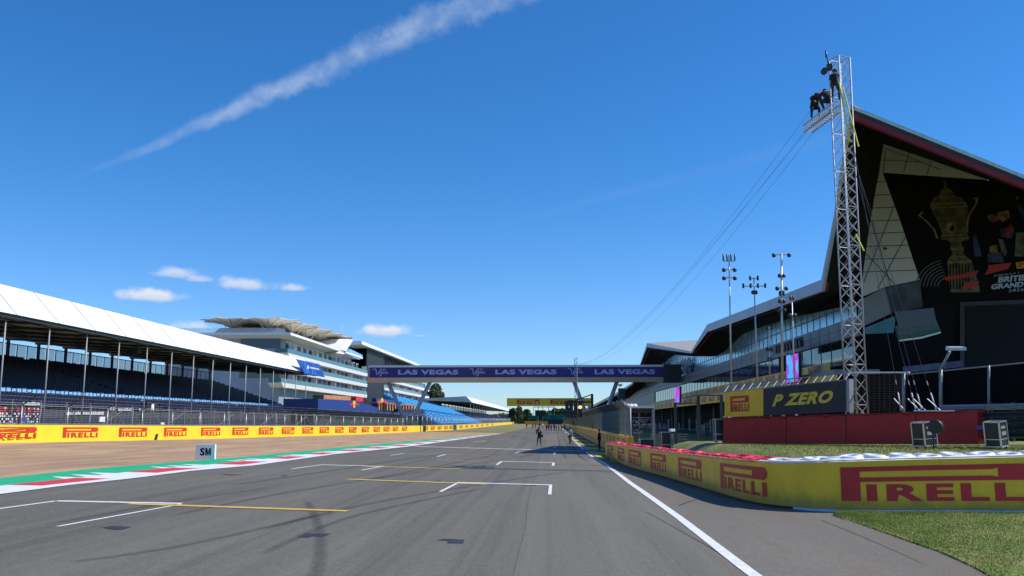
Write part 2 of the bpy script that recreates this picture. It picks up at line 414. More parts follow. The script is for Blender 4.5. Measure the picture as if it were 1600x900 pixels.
# left barrier base line
LW = []
for px, yt, yb, X in ((-170, 662, 698.5, -37.6), (0, 663.5, 692, -36), (300, 665.5, 686, -33.5), (400, 665.6, 683.3, -32), (560, 665.6, 678.8, -28), (640, 665.3, 675.2, -26.6), (710, 664.2, 671.8, -25.6), (803, 659.2, 662.3, -23)):
    a = onX(px, yb, X); b = onX(px, yt, X); LW.append((a.x, a.y, a.z, b.z))
LPATH = Path([(-38.5, 2, LW[0][2], LW[0][3])]+LW)
LWX = [(p[1], p[0]) for p in LPATH.p]; LWZ = [(p[1], p[2]) for p in LPATH.p]
big = MB(); xs = [-3000, -1000, -300, -120, -60, -45, -40, -36, -30, -20, -10, 0, 5, 12, 20, 40, 80, 200, 1000, 3000]; ys = [-200, -60, -10, 0, 10, 20, 26, 32, 38, 44, 50, 60, 70, 80, 100, 130, 150, 170, 190, 210, 230, 260, 400, 700, 1200, 3500]
for y in ys:
    for x in xs:
        z = gz(x, y)-.10-.5*ss(-x, 8, 24)
        big.v.append((x, y, z))
for j in range(len(ys)-1):
    for k in range(len(xs)-1): i = j*len(xs)+k; big.f.append((i, i+1, i+len(xs)+1, i+len(xs))); big.sm.append(True)
big.build('ground', GRASSG, kind='structure')
strip('run_off_gravel', lambda y: interp(y, LWX)-.6, xg, -8, 178, GRAV, -.012, 10, zl=lambda y: interp(y, LWZ))
strip('run_off_grass', lambda y: interp(y, LWX)-.6, xg, 178, 600, DRYG, -.012, 8, zl=lambda y: interp(y, LWZ))
strip('track', xw, lambda y: 2.62, -8, 900, ASPH, 0, 12)
strip('track_apron', lambda y: 2.62, lambda y: 26 if y < 24 else (6.2 if y < 56 else 5.0+.003*(y-60)), -8, 900, ASPH2, -.002, 6)
pg_ = MB()
pg_.box((-260, 20, -.8), (-62.5, 520, .32)); pg_.build('unseen_paddock_slab', CONC, kind='structure')  # unseen concrete, added to keep green grass bounce off the hotel balconies
# kerb
def kx(f): return lambda y: lerp(f, xw(y), xg(y))
strip('kerb_white_line', kx(.15), kx(0), 5, KEND-1, WKERB, .016, 1)
strip('kerb_green', kx(1), kx(.42), 5, KEND-1, GREEN, .006, 2)
yk = 6.; i = 0
redm = MB(); whm = MB()
def patchq(mb, fa, fb, y0, y1, dz, n=4):
    for k in range(n):
        a = lerp(k/n, y0, y1); b = lerp((k+1)/n, y0, y1)
        q = [(kx(fb)(a), a), (kx(fa)(a), a), (kx(fa)(b), b), (kx(fb)(b), b)]
        mb.face([(x, y, gz(x, y)+dz) for x, y in q])
segs = [G(p, 750).y for p in ()]
while yk < KEND-3:
    L = 3.1+yk*.012
    (redm if i % 2 == 0 else whm)
    if i % 2 == 0: patchq(redm, .15, .46, yk, yk+L, .011)
    else: patchq(whm, .15, .46, yk, yk+L, .011)
    if i % 2 == 0:
        for t in (-.35, .0, .35):
            y0 = yk-L*.9+t*L; y1 = y0+L*.33
            a = [(kx(.46)(y0+.2), y0+.2), (kx(.46)(y1), y1), (kx(.74)(y1+.1), y1+.1)]
            whm.face([(x, y, gz(x, y)+.012) for x, y in a])
    yk += L; i += 1
redm.build('kerb_red', RKERB, kind='structure'); whm.build('kerb_white', WKERB, kind='structure')
# painted lines
def paint(mb, px, wd, dz=.008, ends=None):
    P = [G(*p) for p in px]
    for a, b in zip(P, P[1:]):
        n = max(1, int((b-a).length/2)); d = (b-a); d.z = 0; d.normalize(); nn = Vector((-d.y, d.x, 0))*wd/2
        for k in range(n):
            u = a.lerp(b, k/n); v = a.lerp(b, (k+1)/n); u -= d*.0; q = [u-nn, v-nn, v+nn, u+nn]
            mb.face([(p.x, p.y, gz(p.x, p.y)+dz) for p in q])
wl = MB(); yl = MB()
for pts, wd in (([(88, 783), (284, 787)], .26), ([(-60, 803), (0, 795), (88, 783)], .12), ([(90, 823), (283, 788)], .09), ([(292, 790), (302, 790.4)], .07), ([(308, 790.6), (320, 791)], .07),
                ([(714, 754), (861, 758)], .34), ([(860.5, 757.5), (858.8, 773)], .10), ([(688, 768.5), (717, 754)], .10),
                ([(503, 726.3), (600, 729)], .35), ([(456, 732.7), (503, 726.3)], .12), ([(565, 734.7), (598, 729)], .12),
                ([(783, 721), (866, 723)], .42), ([(865, 723), (864, 728)], .12), ([(776, 726.4), (784, 721)], .13),
                ([(610, 711.6), (631, 708.6), (702, 710.2)], .14), ([(683, 713.6), (696, 710.2)], .14),
                ([(648, 697.6), (740, 700.2), (932, 705.5)], .75), ([(805, 708.3), (812, 705.9)], .15), ([(811, 706), (868, 707.2)], .5), ([(867, 706.5), (866, 710)], .15),
                ([(822, 696.8), (868, 697.8)], .16), ([(867.5, 697.5), (867, 700)], .16), ([(740, 690.5), (760, 688.6)], .16), ([(768, 686), (800, 686.6)], .18), ([(830, 687), (868, 687.8)], .2), ([(838, 682), (868, 682.4)], .2)):
    paint(wl, pts, wd)
for pts, wd in (([(201, 787.6), (543, 799)], .30), ([(541, 749), (760, 757)], .36), ([(567, 728.7), (722, 733)], .4), ([(683, 719), (776, 721.5)], .18), ([(700, 710.4), (775, 712.6)], .18)):
    paint(yl, pts, wd, .012)
wl.build('painted_grid_lines', LINE, kind='structure'); yl.build('painted_yellow_lines', YLINE, kind='structure')
el = MB(); P = [G(*p) for p in ((1300, 985), (1178, 899), (1060, 808), (985, 755), (945, 724.5), (926.7, 714), (906.7, 697.7), (894.7, 686), (886, 675))]
EL = sorted([(p.y, p.x) for p in P]); EL = [(-5, EL[0][1])]+EL+[(600, EL[-1][1]+.3)]
strip('edge_line', lambda y: interp(y, EL)-.10, lambda y: interp(y, EL)+.10, -5, 600, LINE, .008, 1)
hp = MB(); hy = 50
for hy, L in ((58, 6.5), (68, 5), (80, 7), (95, 8), (113, 9), (135, 10), (160, 12), (190, 14)):
    for k in range(6):
        a = hy+L*k/6; b = hy+L*(k+1)/6
        hp.face([(x, y, gz(x, y)+.008) for x, y in ((3.05, a), (3.9, a-1.5), (3.9, b-1.5), (3.05, b))])
        hp.face([(x, y, gz(x, y)+.008) for x, y in ((3.9, a-1.5), (4.7, a-3), (4.7, b-3), (3.9, b-1.5))])
hp.build('painted_hatching', YPAINT, kind='structure')
ck = MB()
for pts, wd in (([(1283, 813), (1340, 836), (1400, 862), (1483, 900)], .025), ([(1060, 790), (1086, 781), (1098, 778)], .04), ([(1010, 800), (1100, 850), (1150, 880)], .015)): paint(ck, pts, wd, .007)
ck.build('asphalt_cracks', TARPATCH, kind='structure')
bp = MB(); bp.face([(x, y, gz(x, y)+.016) for x, y in ((2.5, 72), (3.0, 72), (3.0, 80), (2.5, 80))]); bp.build('painted_blue_block', BLUEP, kind='structure')
# tar patches, skid marks
tp = MB()
for q in (((464, 839.5), (478, 833.5), (517, 834.5), (506, 838.5), (488, 838.2), (482, 840.5)), ((682, 844.5), (695, 842), (726, 843.5), (724, 849.5), (698, 849), (700, 845.6)), ((160, 824.5), (175, 822), (206, 823.5), (190, 828), (172, 827.4)), ((438, 743.4), (446, 742.6), (450, 743.8), (443, 744.3)), ((584, 747.5), (598, 746.6), (600, 747.5)), ((676, 750.2), (688, 750), (688, 751)), ((345, 741), (380, 742), (360, 743)), ((816, 757.9), (840, 758.6), (834, 759.2))):
    tp.face([tuple(G(a, b, .006)) for a, b in q])
tp.build('tar_patches', TARPATCH, kind='structure')
def rubber(name, a):
    m = bpy.data.materials.new(name); m.use_nodes = True; q = NT(m.node_tree); b = m.node_tree.nodes['Principled BSDF']
    b.inputs['Base Color'].default_value = (.02, .02, .022, 1); b.inputs['Roughness'].default_value = .7
    t = q.n('ShaderNodeTexCoord'); uv = t.outputs['UV']
    sx = q.n('ShaderNodeSeparateXYZ'); q.link(uv, sx.inputs[0])
    e = q.m('MULTIPLY', q.m('MULTIPLY', sx.outputs[0], q.m('SUBTRACT', 1, sx.outputs[0])), 4)
    e2 = q.sstep(q.m('MULTIPLY', sx.outputs[1], q.m('SUBTRACT', 1, sx.outputs[1])), 0, .12)
    f = q.m('MULTIPLY', q.m('MULTIPLY', e, e2), q.m('MULTIPLY', q.noise(t.outputs['Object'], 9, 5), a*2))
    q.link(f, b.inputs['Alpha']); return m
RUB = rubber('tyre_rubber_mark', .24)
def skid(px, wd, sidx=0):
    P = [G(*p) for p in px]; P.sort(key=lambda p: p.y)
    pts = smooth_path([(p.x, p.y, wd, 0) for p in P], 8); vs = []; fs = []; uvs = []; n = len(pts)
    for k, (x, y, w_, _) in enumerate(pts):
        a = pts[max(0, k-1)]; b = pts[min(n-1, k+1)]; d = Vector((b[0]-a[0], b[1]-a[1], 0)).normalized(); nn = Vector((-d.y, d.x, 0))*wd/2
        for sgn in (-1, 1): xx = x+nn.x*sgn; yy = y+nn.y*sgn; vs.append((xx, yy, gz(xx, yy)+.005)); uvs.append((0 if sgn < 0 else 1, k/(n-1)))
    for k in range(n-1): fs.append((2*k, 2*k+1, 2*k+3, 2*k+2))
    me = bpy.data.meshes.new('skid_mark'); me.from_pydata(vs, [], fs); uv = me.uv_layers.new()
    for L in me.loops: uv.data[L.index].uv = uvs[L.vertex_index]
    me.materials.append(RUB); o = bpy.data.objects.new('skid_mark', me); COL.objects.link(o); o['kind'] = 'structure'
for px, wd in (([(484, 920), (500, 870), (497, 820), (478, 780)], .26), ([(560, 752), (720, 728), (850, 708)], .3), ([(400, 870), (560, 805), (760, 762)], .24), ([(400, 830), (620, 779), (900, 735)], .3),
               ([(250, 810), (420, 775), (640, 737), (800, 705)], .3), ([(70, 820), (240, 790), (420, 762)], .2), ([(350, 760), (520, 735), (700, 708)], .4), ([(885, 678), (897, 700), (905, 712), (918, 722)], .22), ([(880, 680), (884, 692), (892, 702), (903, 712)], .22), ([(100, 880), (300, 850), (520, 800)], .25)):
    skid(px, wd)
# ------------------------------------------------------------------ left tyre-wall hoardings and catch fence
def left_barrier(s0, s1, label, logos):
    t = thing('barrier_wall', label, 'barrier', tuple(LPATH.pos(s0)), 'yellow walls along the gravel')
    wall_mesh(LPATH, s0, s1, -.5, 0, dz0=-.3, step=6).build('wall', YEL, t)
    mb = MB()
    for px, wpx in logos:
        a = LPATH.s_of_px(px); b = LPATH.s_of_px(px+wpx)
        logo_on(mb, LPATH, a, b-a, .24, .87, .03)
    mb.build('lettering', RED, t)
sA = LPATH.s_of_px(656.5); sB = LPATH.s_of_px(657.8); sC = LPATH.s_of_px(708.5); sD = LPATH.s_of_px(713.5)
logos = [(-24, 80), (97, 55), (185, 44), (255.5, 35.5), (313.5, 30), (362.5, 25), (404, 22.5), (440, 19.5), (472, 17), (499, 15), (523.5, 13), (545, 12), (565.5, 11), (583.5, 10), (599, 9.5), (613.5, 8.5), (628, 8)]
left_barrier(0, sA, 'long bright yellow barrier with red lettering along the gravel, nearest stretch', logos)
left_barrier(sB, sC, 'middle stretch of yellow barrier under the blue open seating, before the dark gap', [(662, 7), (673, 6.5), (684, 6), (694, 5.5), (702, 5)])
left_barrier(sD, LPATH.L, 'farthest stretch of yellow barrier running to the end of the straight', [(718, 5), (727, 4.5), (735.5, 4), (744, 3.6), (752, 3.2), (760, 3), (768, 2.6)])
tag(MB().cbox((*LPATH.pos((sC+sD)/2, .5, -.2)[:2], LPATH.pos((sC+sD)/2, .5).z), (.4, 9, 1.3)).build('marshal_opening_gate', DARK), 'dark gate filling the gap in the yellow wall', 'gate')
p = LPATH.pos(LPATH.s_of_px(240), .12, .06)
tag(MB().hexa([p+Vector(v) for v in ((0, 0, -.3), (.05, .35, -.3), (.05, .35, -.25), (0, 0, -.25))], [p+Vector(v) for v in ((0, .3, .3), (.05, .65, .3), (.05, .65, .35), (0, .3, .35))]).build('marker_tab', BLK), 'small slanted black tab on the foot of the yellow wall', 'tab')
def catch_fence(s0, s1, label, step, h, name='catch_fence', path=LPATH, off=-.9, lean=1.1, postm=STEEL, hm=DARK, brace=True, wires=True, bars=.6, group=None):
    t = thing(name, label, 'fence', tuple(path.pos(s0, 0, off)), group)
    s = s0; n = 0
    while s < s1 and n < 98:
        a = path.pos(s, 0, off); b = Vector((a.x, a.y, path.pos(s, 1).z+h)); c = path.pos(s, 1, off+lean); c.z = b.z+lean*.75; c.y += lean*.3
        MB().tube(a, b, .045, 6).build('post', postm, t)
        m2 = MB().tube(b, c, .05, 5); m2.build('overhang_arm', hm, t)
        s += step; n += 1
    s1 = min(s1, s)
    rails = MB(); mesh = MB()
    ns = max(2, int((s1-s0)/12))
    for k in range(ns):
        u = lerp(k/ns, s0, s1); v = lerp((k+1)/ns, s0, s1)
        for hh, r in ((h, .03), (h*.02, .03)): rails.tube(path.pos(u, 1, off)+Vector((0, 0, hh)), path.pos(v, 1, off)+Vector((0, 0, hh)), r, 4, cap=False)
        if wires:
            for j in range(1, 10): mesh.tube(path.pos(u, 1, off)+Vector((0, 0, h*j/10)), path.pos(v, 1, off)+Vector((0, 0, h*j/10)), .008, 3, cap=False)
            for j in (.4, .7, 1.): mesh.tube(path.pos(u, 1, off+lean*j)+Vector((0, 0, h+lean*.75*j)), path.pos(v, 1, off+lean*j)+Vector((0, 0, h+lean*.75*j)), .008, 3, cap=False)
    rails.build('rail', postm, t)
    if bars:
        s = s0
        while s < s1:
            a = path.pos(s, 1, off); mesh.tube(a, a+Vector((0, 0, h)), .008 if s < 200 else .014, 3, cap=False); s += bars*(1 if s < 150 else 1.6)
    mesh.build('wire_mesh', postm, t)
    if brace:
        br = MB(); s = s0; k = 0
        while s < min(s1, 170):
            a = path.pos(s+1.2, 1, off-1.6); b = path.pos(s+(2.6 if k % 2 else .4), 1, off-.2)+Vector((0, 0, h*.95)); MB().tube(a-Vector((0, 0, .2)), b, .035, 5).build('brace', postm, t); s += step; k += 1
sN = LPATH.s_of_px(-60)
catch_fence(LPATH.s_of_px(-40)+.0, LPATH.s_of_px(640), 'near catch fence with curved steel posts behind the long yellow wall', 5.2, 1.35, group='catch fences')
catch_fence(LPATH.s_of_px(640)+2, LPATH.s_of_px(800), 'far catch fence with dark overhanging arms below the blue seats', 6.5, 2.0, brace=False, bars=.9, group='catch fences')
# scaffold row behind fence
sf = thing('scaffold_frame', 'long grey scaffold frame with rails and diagonals behind the catch fence', 'scaffold', (-39, 50, .6))
m = MB()
for k in range(26):
    y = 48+k*3.1; x = interp(y, LWX)-2.6; z0 = interp(y, LWZ)
    m.tube((x, y, z0), (x, y, z0+3.0), .03, 5)
    if k % 2: m.tube((x+.1, y, z0+2.7), (x+.8, y+1.8, z0+.5), .028, 5)
    else: m.tube((x+.1, y, z0+2.7), (x+.8, y-1.6, z0+.5), .028, 5)
    for zz in (1.3, 2.75):
        y2 = y+3.1; m.tube((x, y, z0+zz), (interp(y2, LWX)-2.6, y2, interp(y2, LWZ)+zz), .024, 5)
m.build('tubes', STEEL, sf)
SCREEN = mat('translucent_screen', (.62, .72, .82), .4); SCREEN.node_tree.nodes['Principled BSDF'].inputs['Alpha'].default_value = .35
# ------------------------------------------------------------------ covered grandstand left
def grandstand(label, xf, y0, y1, zf, ztop, depth, bay, zseat0, zseat1, ground, sign=False, fdx=2.5, fz=2.7, mseat=NAVY, near=True, postY=None):
    t = thing('covered_grandstand', label, 'grandstand', (xf-depth/2, y0, ground), None)
    xr = xf-depth
    # fascia (leaning white panel)
    n = max(1, round((y1-y0)/bay)); fa = MB(); seam = MB()
    fa.hexa([(xf, y0, zf), (xf-.25, y0, zf), (xf-.25, y1, zf), (xf, y1, zf)], [(xf-fdx, y0, zf+fz), (xf-fdx-.25, y0, zf+fz), (xf-fdx-.25, y1, zf+fz), (xf-fdx, y1, zf+fz)])
    fa.build('roof_fascia', ROOFW, t)
    for k in range(1, n):
        y = lerp(k/n, y0, y1); MB().tube((xf+.02, y, zf), (xf-fdx+.02, y, zf+fz), .035, 4).build('fascia_seam', GREYM, t)
    MB().hexa([(xf-.3, y0, zf+.02), (xr, y0, ztop+.5), (xr, y1, ztop+.5), (xf-.3, y1, zf+.02)], [(xf-fdx-.3, y0, zf+fz-.02), (xr, y0, ztop+1.2), (xr, y1, ztop+1.2), (xf-fdx-.3, y1, zf+fz-.02)]).build('roof', TARP, t)
    bm_ = MB()
    for k in range(n+1):
        y = lerp(k/n, y0+.15, y1-.15)
        bm_.hexa([(xf-.4, y-.07, zf-.2), (xf-.4, y+.07, zf-.2), (xr, y+.07, ztop+.28), (xr, y-.07, ztop+.28)], [(xf-.4, y-.1, zf+.015), (xf-.4, y+.1, zf+.015), (xr, y+.1, ztop+.49), (xr, y-.1, ztop+.49)])
    for j in range(1, 6):
        x = lerp(j/6, xf, xr); z = lerp(j/6, zf, ztop+.5)
        bm_.box((x-.05, y0, z-.1), (x+.05, y1, z-.02))
    bm_.box((xf-.45, y0, zf-.3), (xf-.2, y1, zf+.01)); bm_.build('roof_beams', DARK, t)
    # posts
    for k in range(n+1):
        y = lerp(k/n, y0+.15, y1-.15) if not postY else postY[0]+k*postY[1]
        if y > y1: break
        MB().tube((xf-.6, y, ground), (xf-.6, y, zf-.1), .07, 8).build('front_post', GREYM, t)
    rear = MB(); pan = MB(); hz = (zseat1+.1, ztop+.45)
    for k in range(n*1+1):
        y = lerp(k/n, y0+.3, y1-.3); rear.box((xr+.3, y-.13, ground), (xr+.6, y+.13, ztop+.48))
    m3 = n*3
    for k in range(m3):
        y = lerp(k/m3, y0, y1); pan.box((xr+.15, y+.15, hz[0]-.3), (xr+.22, y+(y1-y0)/m3-.12, hz[0]+(hz[1]-hz[0])*.74))
        rear.box((xr+.25, y-.06, hz[0]-.3), (xr+.32, y+.06, hz[0]+(hz[1]-hz[0])*.74))
    rear.box((xr+.3, y0, hz[0]+(hz[1]-hz[0])*.74), (xr+.36, y1, hz[0]+(hz[1]-hz[0])*.79))
    rear.build('rear_columns', DARK, t); pan.build('rear_screens', SCREEN, t)
    # seating
    rows = 20 if near else 10; tr = MB(); st = MB(); xa = xf-1.5; xb = xr+1.0
    for r in range(rows):
        x0 = lerp(r/rows, xa, xb); x1 = lerp((r+1)/rows, xa, xb); z = lerp(r/rows, zseat0, zseat1)
        tr.box((x1, y0, z-1.2 if r else ground), (x0, y1, z))
        sp = .55 if near else 3.0; y = y0+.2
        while y < y1-.3:
            if int((y-y0)/bay*2) % 5 or (y-y0) % bay > 1.1:
                hh = .42+random.random()*.05; st.box((x0-.5, y, z), (x0-.42, y+sp*.86, z+hh*1.5)); st.box((x0-.42, y, z+hh*.7), (x0-.1, y+sp*.86, z+hh*.82))
            y += sp
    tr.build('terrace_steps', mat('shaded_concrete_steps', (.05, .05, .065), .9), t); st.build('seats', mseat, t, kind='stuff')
    return t
cs = grandstand('large covered grandstand with a long leaning white fascia and dark navy seats', -42, 38.4, 163, 10.4, 10.95, 20, 6.35, 3.1, 9.0, .4, postY=(38.4+5.9-.5, 6.33))
# front wall, rail band, hanging sign
MB().box((-43.9, 40, .4), (-43.4, 160, 2.4)).build('front_wall', mat('dark_navy_wall', (.02, .022, .045), .7), cs)
b = MB()
for k in range(150):
    y = 40+k*.8; b.box((-47.4, y, 4.5), (-47.25, y+.62, 4.95+.05*(k % 3)))
b.box((-47.45, 40, 4.38), (-47.2, 160, 4.5)); b.build('walkway_rail', PALEB, cs)
spk = MB()
for y in (96, 118, 138): spk.cbox((-44.5, y, 9.6), (.7, .9, .6)); spk.tube((-44.5, y, 9.8), (-44.5, y, 10.5), .04, 5)
spk.build('hanging_speakers', BLK, cs)
sg = thing('hanging_sign', 'blue slanted sign panel with a white emblem at the end of the white roof', 'sign', tuple(onX(484, 575, -42.2)))
sp_ = [onX(a, b_, -41.6) for a, b_ in ((463.6, 561), (499, 569), (507.8, 589.5), (476, 584))]
MB().slab(sp_, (-.15, 0, 0)).build('panel', mat('blue_sign_vinyl', (.012, .07, .34), .45, c2=(.02, .12, .48), vscale=.5), sg)
def bil(q, u, v, o=Vector((0, 0, 0))): return q[3].lerp(q[2], u).lerp(q[0].lerp(q[1], u), v)+o
em = MB(); O = Vector((.02, 0, 0))
for (u0, v0, u1, v1) in ((.12, .05, .3, .95), (.35, .05, .5, .40), (.52, .05, .62, .33)): em.face([bil(sp_, u0, v0, O), bil(sp_, u0+.06, v0, O), bil(sp_, u1+.02, v1, O), bil(sp_, u1-.04, v1, O)])
em.build('stripes', mat('mid_blue_stripe', (.03, .22, .68), .5), sg)
em = MB(); O = Vector((.03, 0, 0))
c0 = bil(sp_, .33, .55, O); em.face([c0+Vector((0, .55*math.cos(a*.785), .36*math.sin(a*.785))) for a in range(8)])
for k in range(9): em.face([bil(sp_, .42+k*.05, .5, O), bil(sp_, .455+k*.05, .5, O), bil(sp_, .455+k*.05, .64, O), bil(sp_, .42+k*.05, .62, O)])
em.build('emblem', WHITE, sg)
# small things behind the fence on the left
nb = thing('number_board', 'black display board reading 1 behind the catch fence', 'sign', tuple(onX(238, 655, -37)))
q0 = onX(229, 644, -37); q1 = onX(248, 628, -37)
MB().box((-37.2, q0.y, q0.z), (-37, q1.y, q1.z)).build('panel', BLK, nb); MB().box((-37.35, q0.y-.5, .6), (-37.2, q0.y-.3, q1.z)).build('post', DARK, nb)
d = MB(); text_on(d, '1', (-36.98, lerp(.38, q0.y, q1.y), lerp(.22, q0.z, q1.z)), (0, (q1.y-q0.y)*.22, 0), (0, 0, (q1.z-q0.z)*.56), bold=.04); d.build('digit', WHITE, nb)
sw = thing('merchandise_rack', 'dark rack covered in small white red and blue squares beside the fence', 'rack', (-40.5, 64, .6))
mm = {0: MB(), 1: MB(), 2: MB(), 3: MB()}
mm[3].box((-40.9, 56, .6), (-40.8, 72, 3.2))
for i in range(60):
    for j in range(12):
        if random.random() < .62:
            y = 56.2+i*.26; z = .8+j*.2; k = random.choice((0, 0, 0, 1, 2)); k = 1 if j > 9 and random.random() < .8 else k
            mm[k].box((-40.79, y, z), (-40.75, y+.17, z+.13))
for k, (nme, mt) in enumerate((('white_squares', WHITE), ('red_squares', RED), ('blue_squares', PALEB), ('backing', BLK))): mm[k].build(nme, mt, sw, kind='stuff' if k < 3 else None)
for (px, py, wp, hp_, mt, lb) in ((160, 655, 9, 8, WHITE, 'small square white notice on the scaffold rail'), (37, 656, 8, 7, mat('blue_notice', (.02, .08, .45), .5), 'small blue notice low on the scaffold rail'), (254, 662, 6, 4, WHITE, 'white box on the yellow wall top')):
    a = onX(px-wp/2, py+hp_/2, -37.4); b = onX(px+wp/2, py-hp_/2, -37.4)
    tag(MB().box((-37.5, a.y, a.z), (-37.4, b.y, b.z)).build('notice_board', mt), lb, 'notice')
bl = MB()
for x0, x1, yb, yt in ((104, 163, 648, 643), (185, 207, 642, 637), (36, 62, 633, 628), (218, 228, 642, 637), (172, 177, 641, 635)):
    x = x0
    while x < x1:
        ww = random.uniform(1.6, 3.4); a = onX(x, yb, -43.3); b = onX(x+ww*.7, yt+random.uniform(0, 1.6), -43.3); bl.box((-43.38, a.y, a.z), (-43.3, b.y, b.z)); x += ww
bl.build('pale_strips', WHITE, cs, kind='stuff')
# ------------------------------------------------------------------ SM board
a = G(305, 717.5); c = G(349, 716.8); d_ = (c-a); 
sm = thing('distance_board', 'white free-standing board reading SM beside the green kerb', 'sign', tuple(a))
hgt = onY(305, 694.5, a.y).z-a.z; dx = c.x-a.x
lo = [a, Vector((a.x+dx, a.y+.0, a.z)), Vector((a.x+dx+.01, a.y+.16, a.z)), Vector((a.x+.01, a.y+.16, a.z))]
MB().hexa(lo, [p+Vector((0, 0, hgt)) for p in lo]).build('panel', mat('board_white', (.80, .80, .82), .5, var=.03), sm)
tm = MB(); text_on(tm, 'S', (a.x+dx*.24, a.y-.012, a.z+hgt*.24), (dx*.24, 0, 0), (0, 0, hgt*.52), bold=.035)
mm_ = [(0, 0, .24, 0, .24, 1, 0, 1), (.76, 0, 1, 0, 1, 1, .76, 1), (.24, .62, .42, 0, .5, 0, .5, .36, .30, 1, .24, 1), (.76, .62, .76, 1, .70, 1, .5, .36, .5, 0, .58, 0)]
for q_ in mm_: tm.face([(a.x+dx*(.51+.29*q_[i]), a.y-.012, a.z+hgt*(.25+.50*q_[i+1])) for i in range(0, len(q_), 2)]); tm.build('lettering', BLK, sm)
# ------------------------------------------------------------------ hotel building behind the grandstand
HX = -60.; HY0 = 200.; HY1 = 437.
def zr(r, X=60.): return CAM.z + r*X*F/1435
ht = thing('hotel_building', 'white hotel block with stacked balconies and dark angular core behind the grandstand', 'building', (HX-10, 300, 0))
CLAD = mat('pale_grey_cladding', (.30, .34, .39), .5, var=.08, vscale=.3); SLATS = mat('black_slatted_cladding', (.018, .018, .02), .6, var=.4, vscale=9, stretch=(1, 1, .02))
zC, zB, zA, zR = zr(.139), zr(.196), zr(.252), zr(.322)
m = MB(); m.box((HX-26, HY0, 0), (HX, 272, zR-.3)); m.box((HX-26, 272, 0), (HX, HY1, zr(.262))); m.build('wall', CLAD, ht)
MB().box((HX-26, 288, 0), (HX+1.6, 318, zr(.40)-.2)).build('dark_core', SLATS, ht)
m = MB(); m.slab([(HX+1.2, 288, zr(.262)), (HX+1.2, 392, zr(.262)), (HX+1.2, 392, zr(.41)-.4), (HX+1.2, 288, zr(.404)-.4)], (-24, 0, 0)); m.build('upper_dark_wall', SLATS, ht)
m = MB()
for k in range(34):
    y = 289+k*3.05; m.box((HX+1.2, y, zr(.262)), (HX+1.5, y+.5, zr(.40)-.5))
m.build('vertical_fins', DARK, ht)
def slabs(z, y0, y1, wd=2.0, th=.95):
    mb = MB(); mb.hexa([(HX-1, y0+1, z-th), (HX+wd-.12, y0+1, z-th), (HX+wd-.12, y1, z-th), (HX-1, y1, z-th)], [(HX-1, y0-1, z), (HX+wd, y0-1, z), (HX+wd, y1, z), (HX-1, y1, z)]); mb.build('balcony_slab', WHITE, ht)
    gl = MB(); gl.box((HX+wd-.2, y0-.9, z+.05), (HX+wd-.12, y1-.1, z+1.0)); gl.box((HX-.9, y0-.95, z+.05), (HX+wd-.2, y0-.87, z+1.0)); gl.build('balustrade', TGLASS, ht)
for z in (zA, zB, zC): slabs(z, HY0-(0 if z == zA else 4), 288.); slabs(z, 318, HY1)
MB().box((HX, 204, zA), (HX+.06, 272, zR-.95)).box((HX, 322, zA), (HX+.06, HY1, zr(.262))).build('white_window_wall', WHITE, ht)
DGL = mat('matt_dark_window', (.014, .017, .022), .35, spec=.25)
wn = 0; rest = MB(); frest = MB()
for z in (zA, zB, zC):
    for k in range(46):
        y = 203+k*5.1
        if 284 < y < 320 or y+2.8 > HY1: continue
        near = k < 34
        if near and wn < 96:
            fr = MB().box((HX, y-.12, z+.02), (HX+.12, y+2.95, z+2.75)).build('window_frame', WHITE, ht); wn += 1
            MB().box((HX+.1, y+.05, z+.1), (HX+.16, y+2.75, z+2.6)).build('pane', DGL, fr)
        else: rest.box((HX, y, z+.1), (HX+.12, y+2.8, z+2.6))
rest.build('far_windows', DGL, ht, kind='stuff')
cv = MB()
for z in (zA, zB, zC):
    for k in range(11): cv = MB(); cv.box((HX+.1, 206+k*20.4+(2 if k > 4 else 0), z+.05), (HX+1.5, 206.25+k*20.4+(2 if k > 4 else 0), z+2.3)); cv.build('balcony_divider', WHITE, ht)
# end wall glazing and roof
MB().box((HX-9, HY0-.12, zr(.27)), (HX+.05, HY0-.02, zr(.307))).build('corner_glazing', GLASS, ht)
MB().box((HX-15.5, HY0-.12, zr(.275)), (HX-13, HY0-.02, zR-1)).build('end_door', BLK, ht)
MB().box((HX-9, HY0-.12, zr(.16)), (HX+.05, HY0-.02, zr(.193))).build('lower_corner_glazing', GLASS, ht)
m = MB(); m.hexa([(HX-28, HY0-1, zR-.9), (HX+.6, HY0-1, zR-.9), (HX+.6, 268, zR-.9), (HX-28, 268, zR-.9)], [(HX-28, HY0-4, zR-.56), (HX+3.2, HY0-4, zR-.56), (HX+3.2, 272, zR-.56), (HX-28, 272, zR-.56)]); m.box((HX-28, HY0-5, zR-.55), (HX+3.6, 272, zR)); m.build('roof', WHITE, ht)
MB().slab([(HX-5, 206, zR), (HX-5, 262, zR), (HX-5, 256, zR+3), (HX-5, 214, zR+3)], (-14, 0, 0)).build('roof_lounge', GLASS, ht)
CLG = mat('clear_glass', (.6, .7, .72), .1); CLG.node_tree.nodes['Principled BSDF'].inputs['Alpha'].default_value = .22
MB().box((HX-24, HY0-3.6, zR), (HX+2, HY0-3.5, zR+1.2)).build('roof_balustrade', CLG, ht)
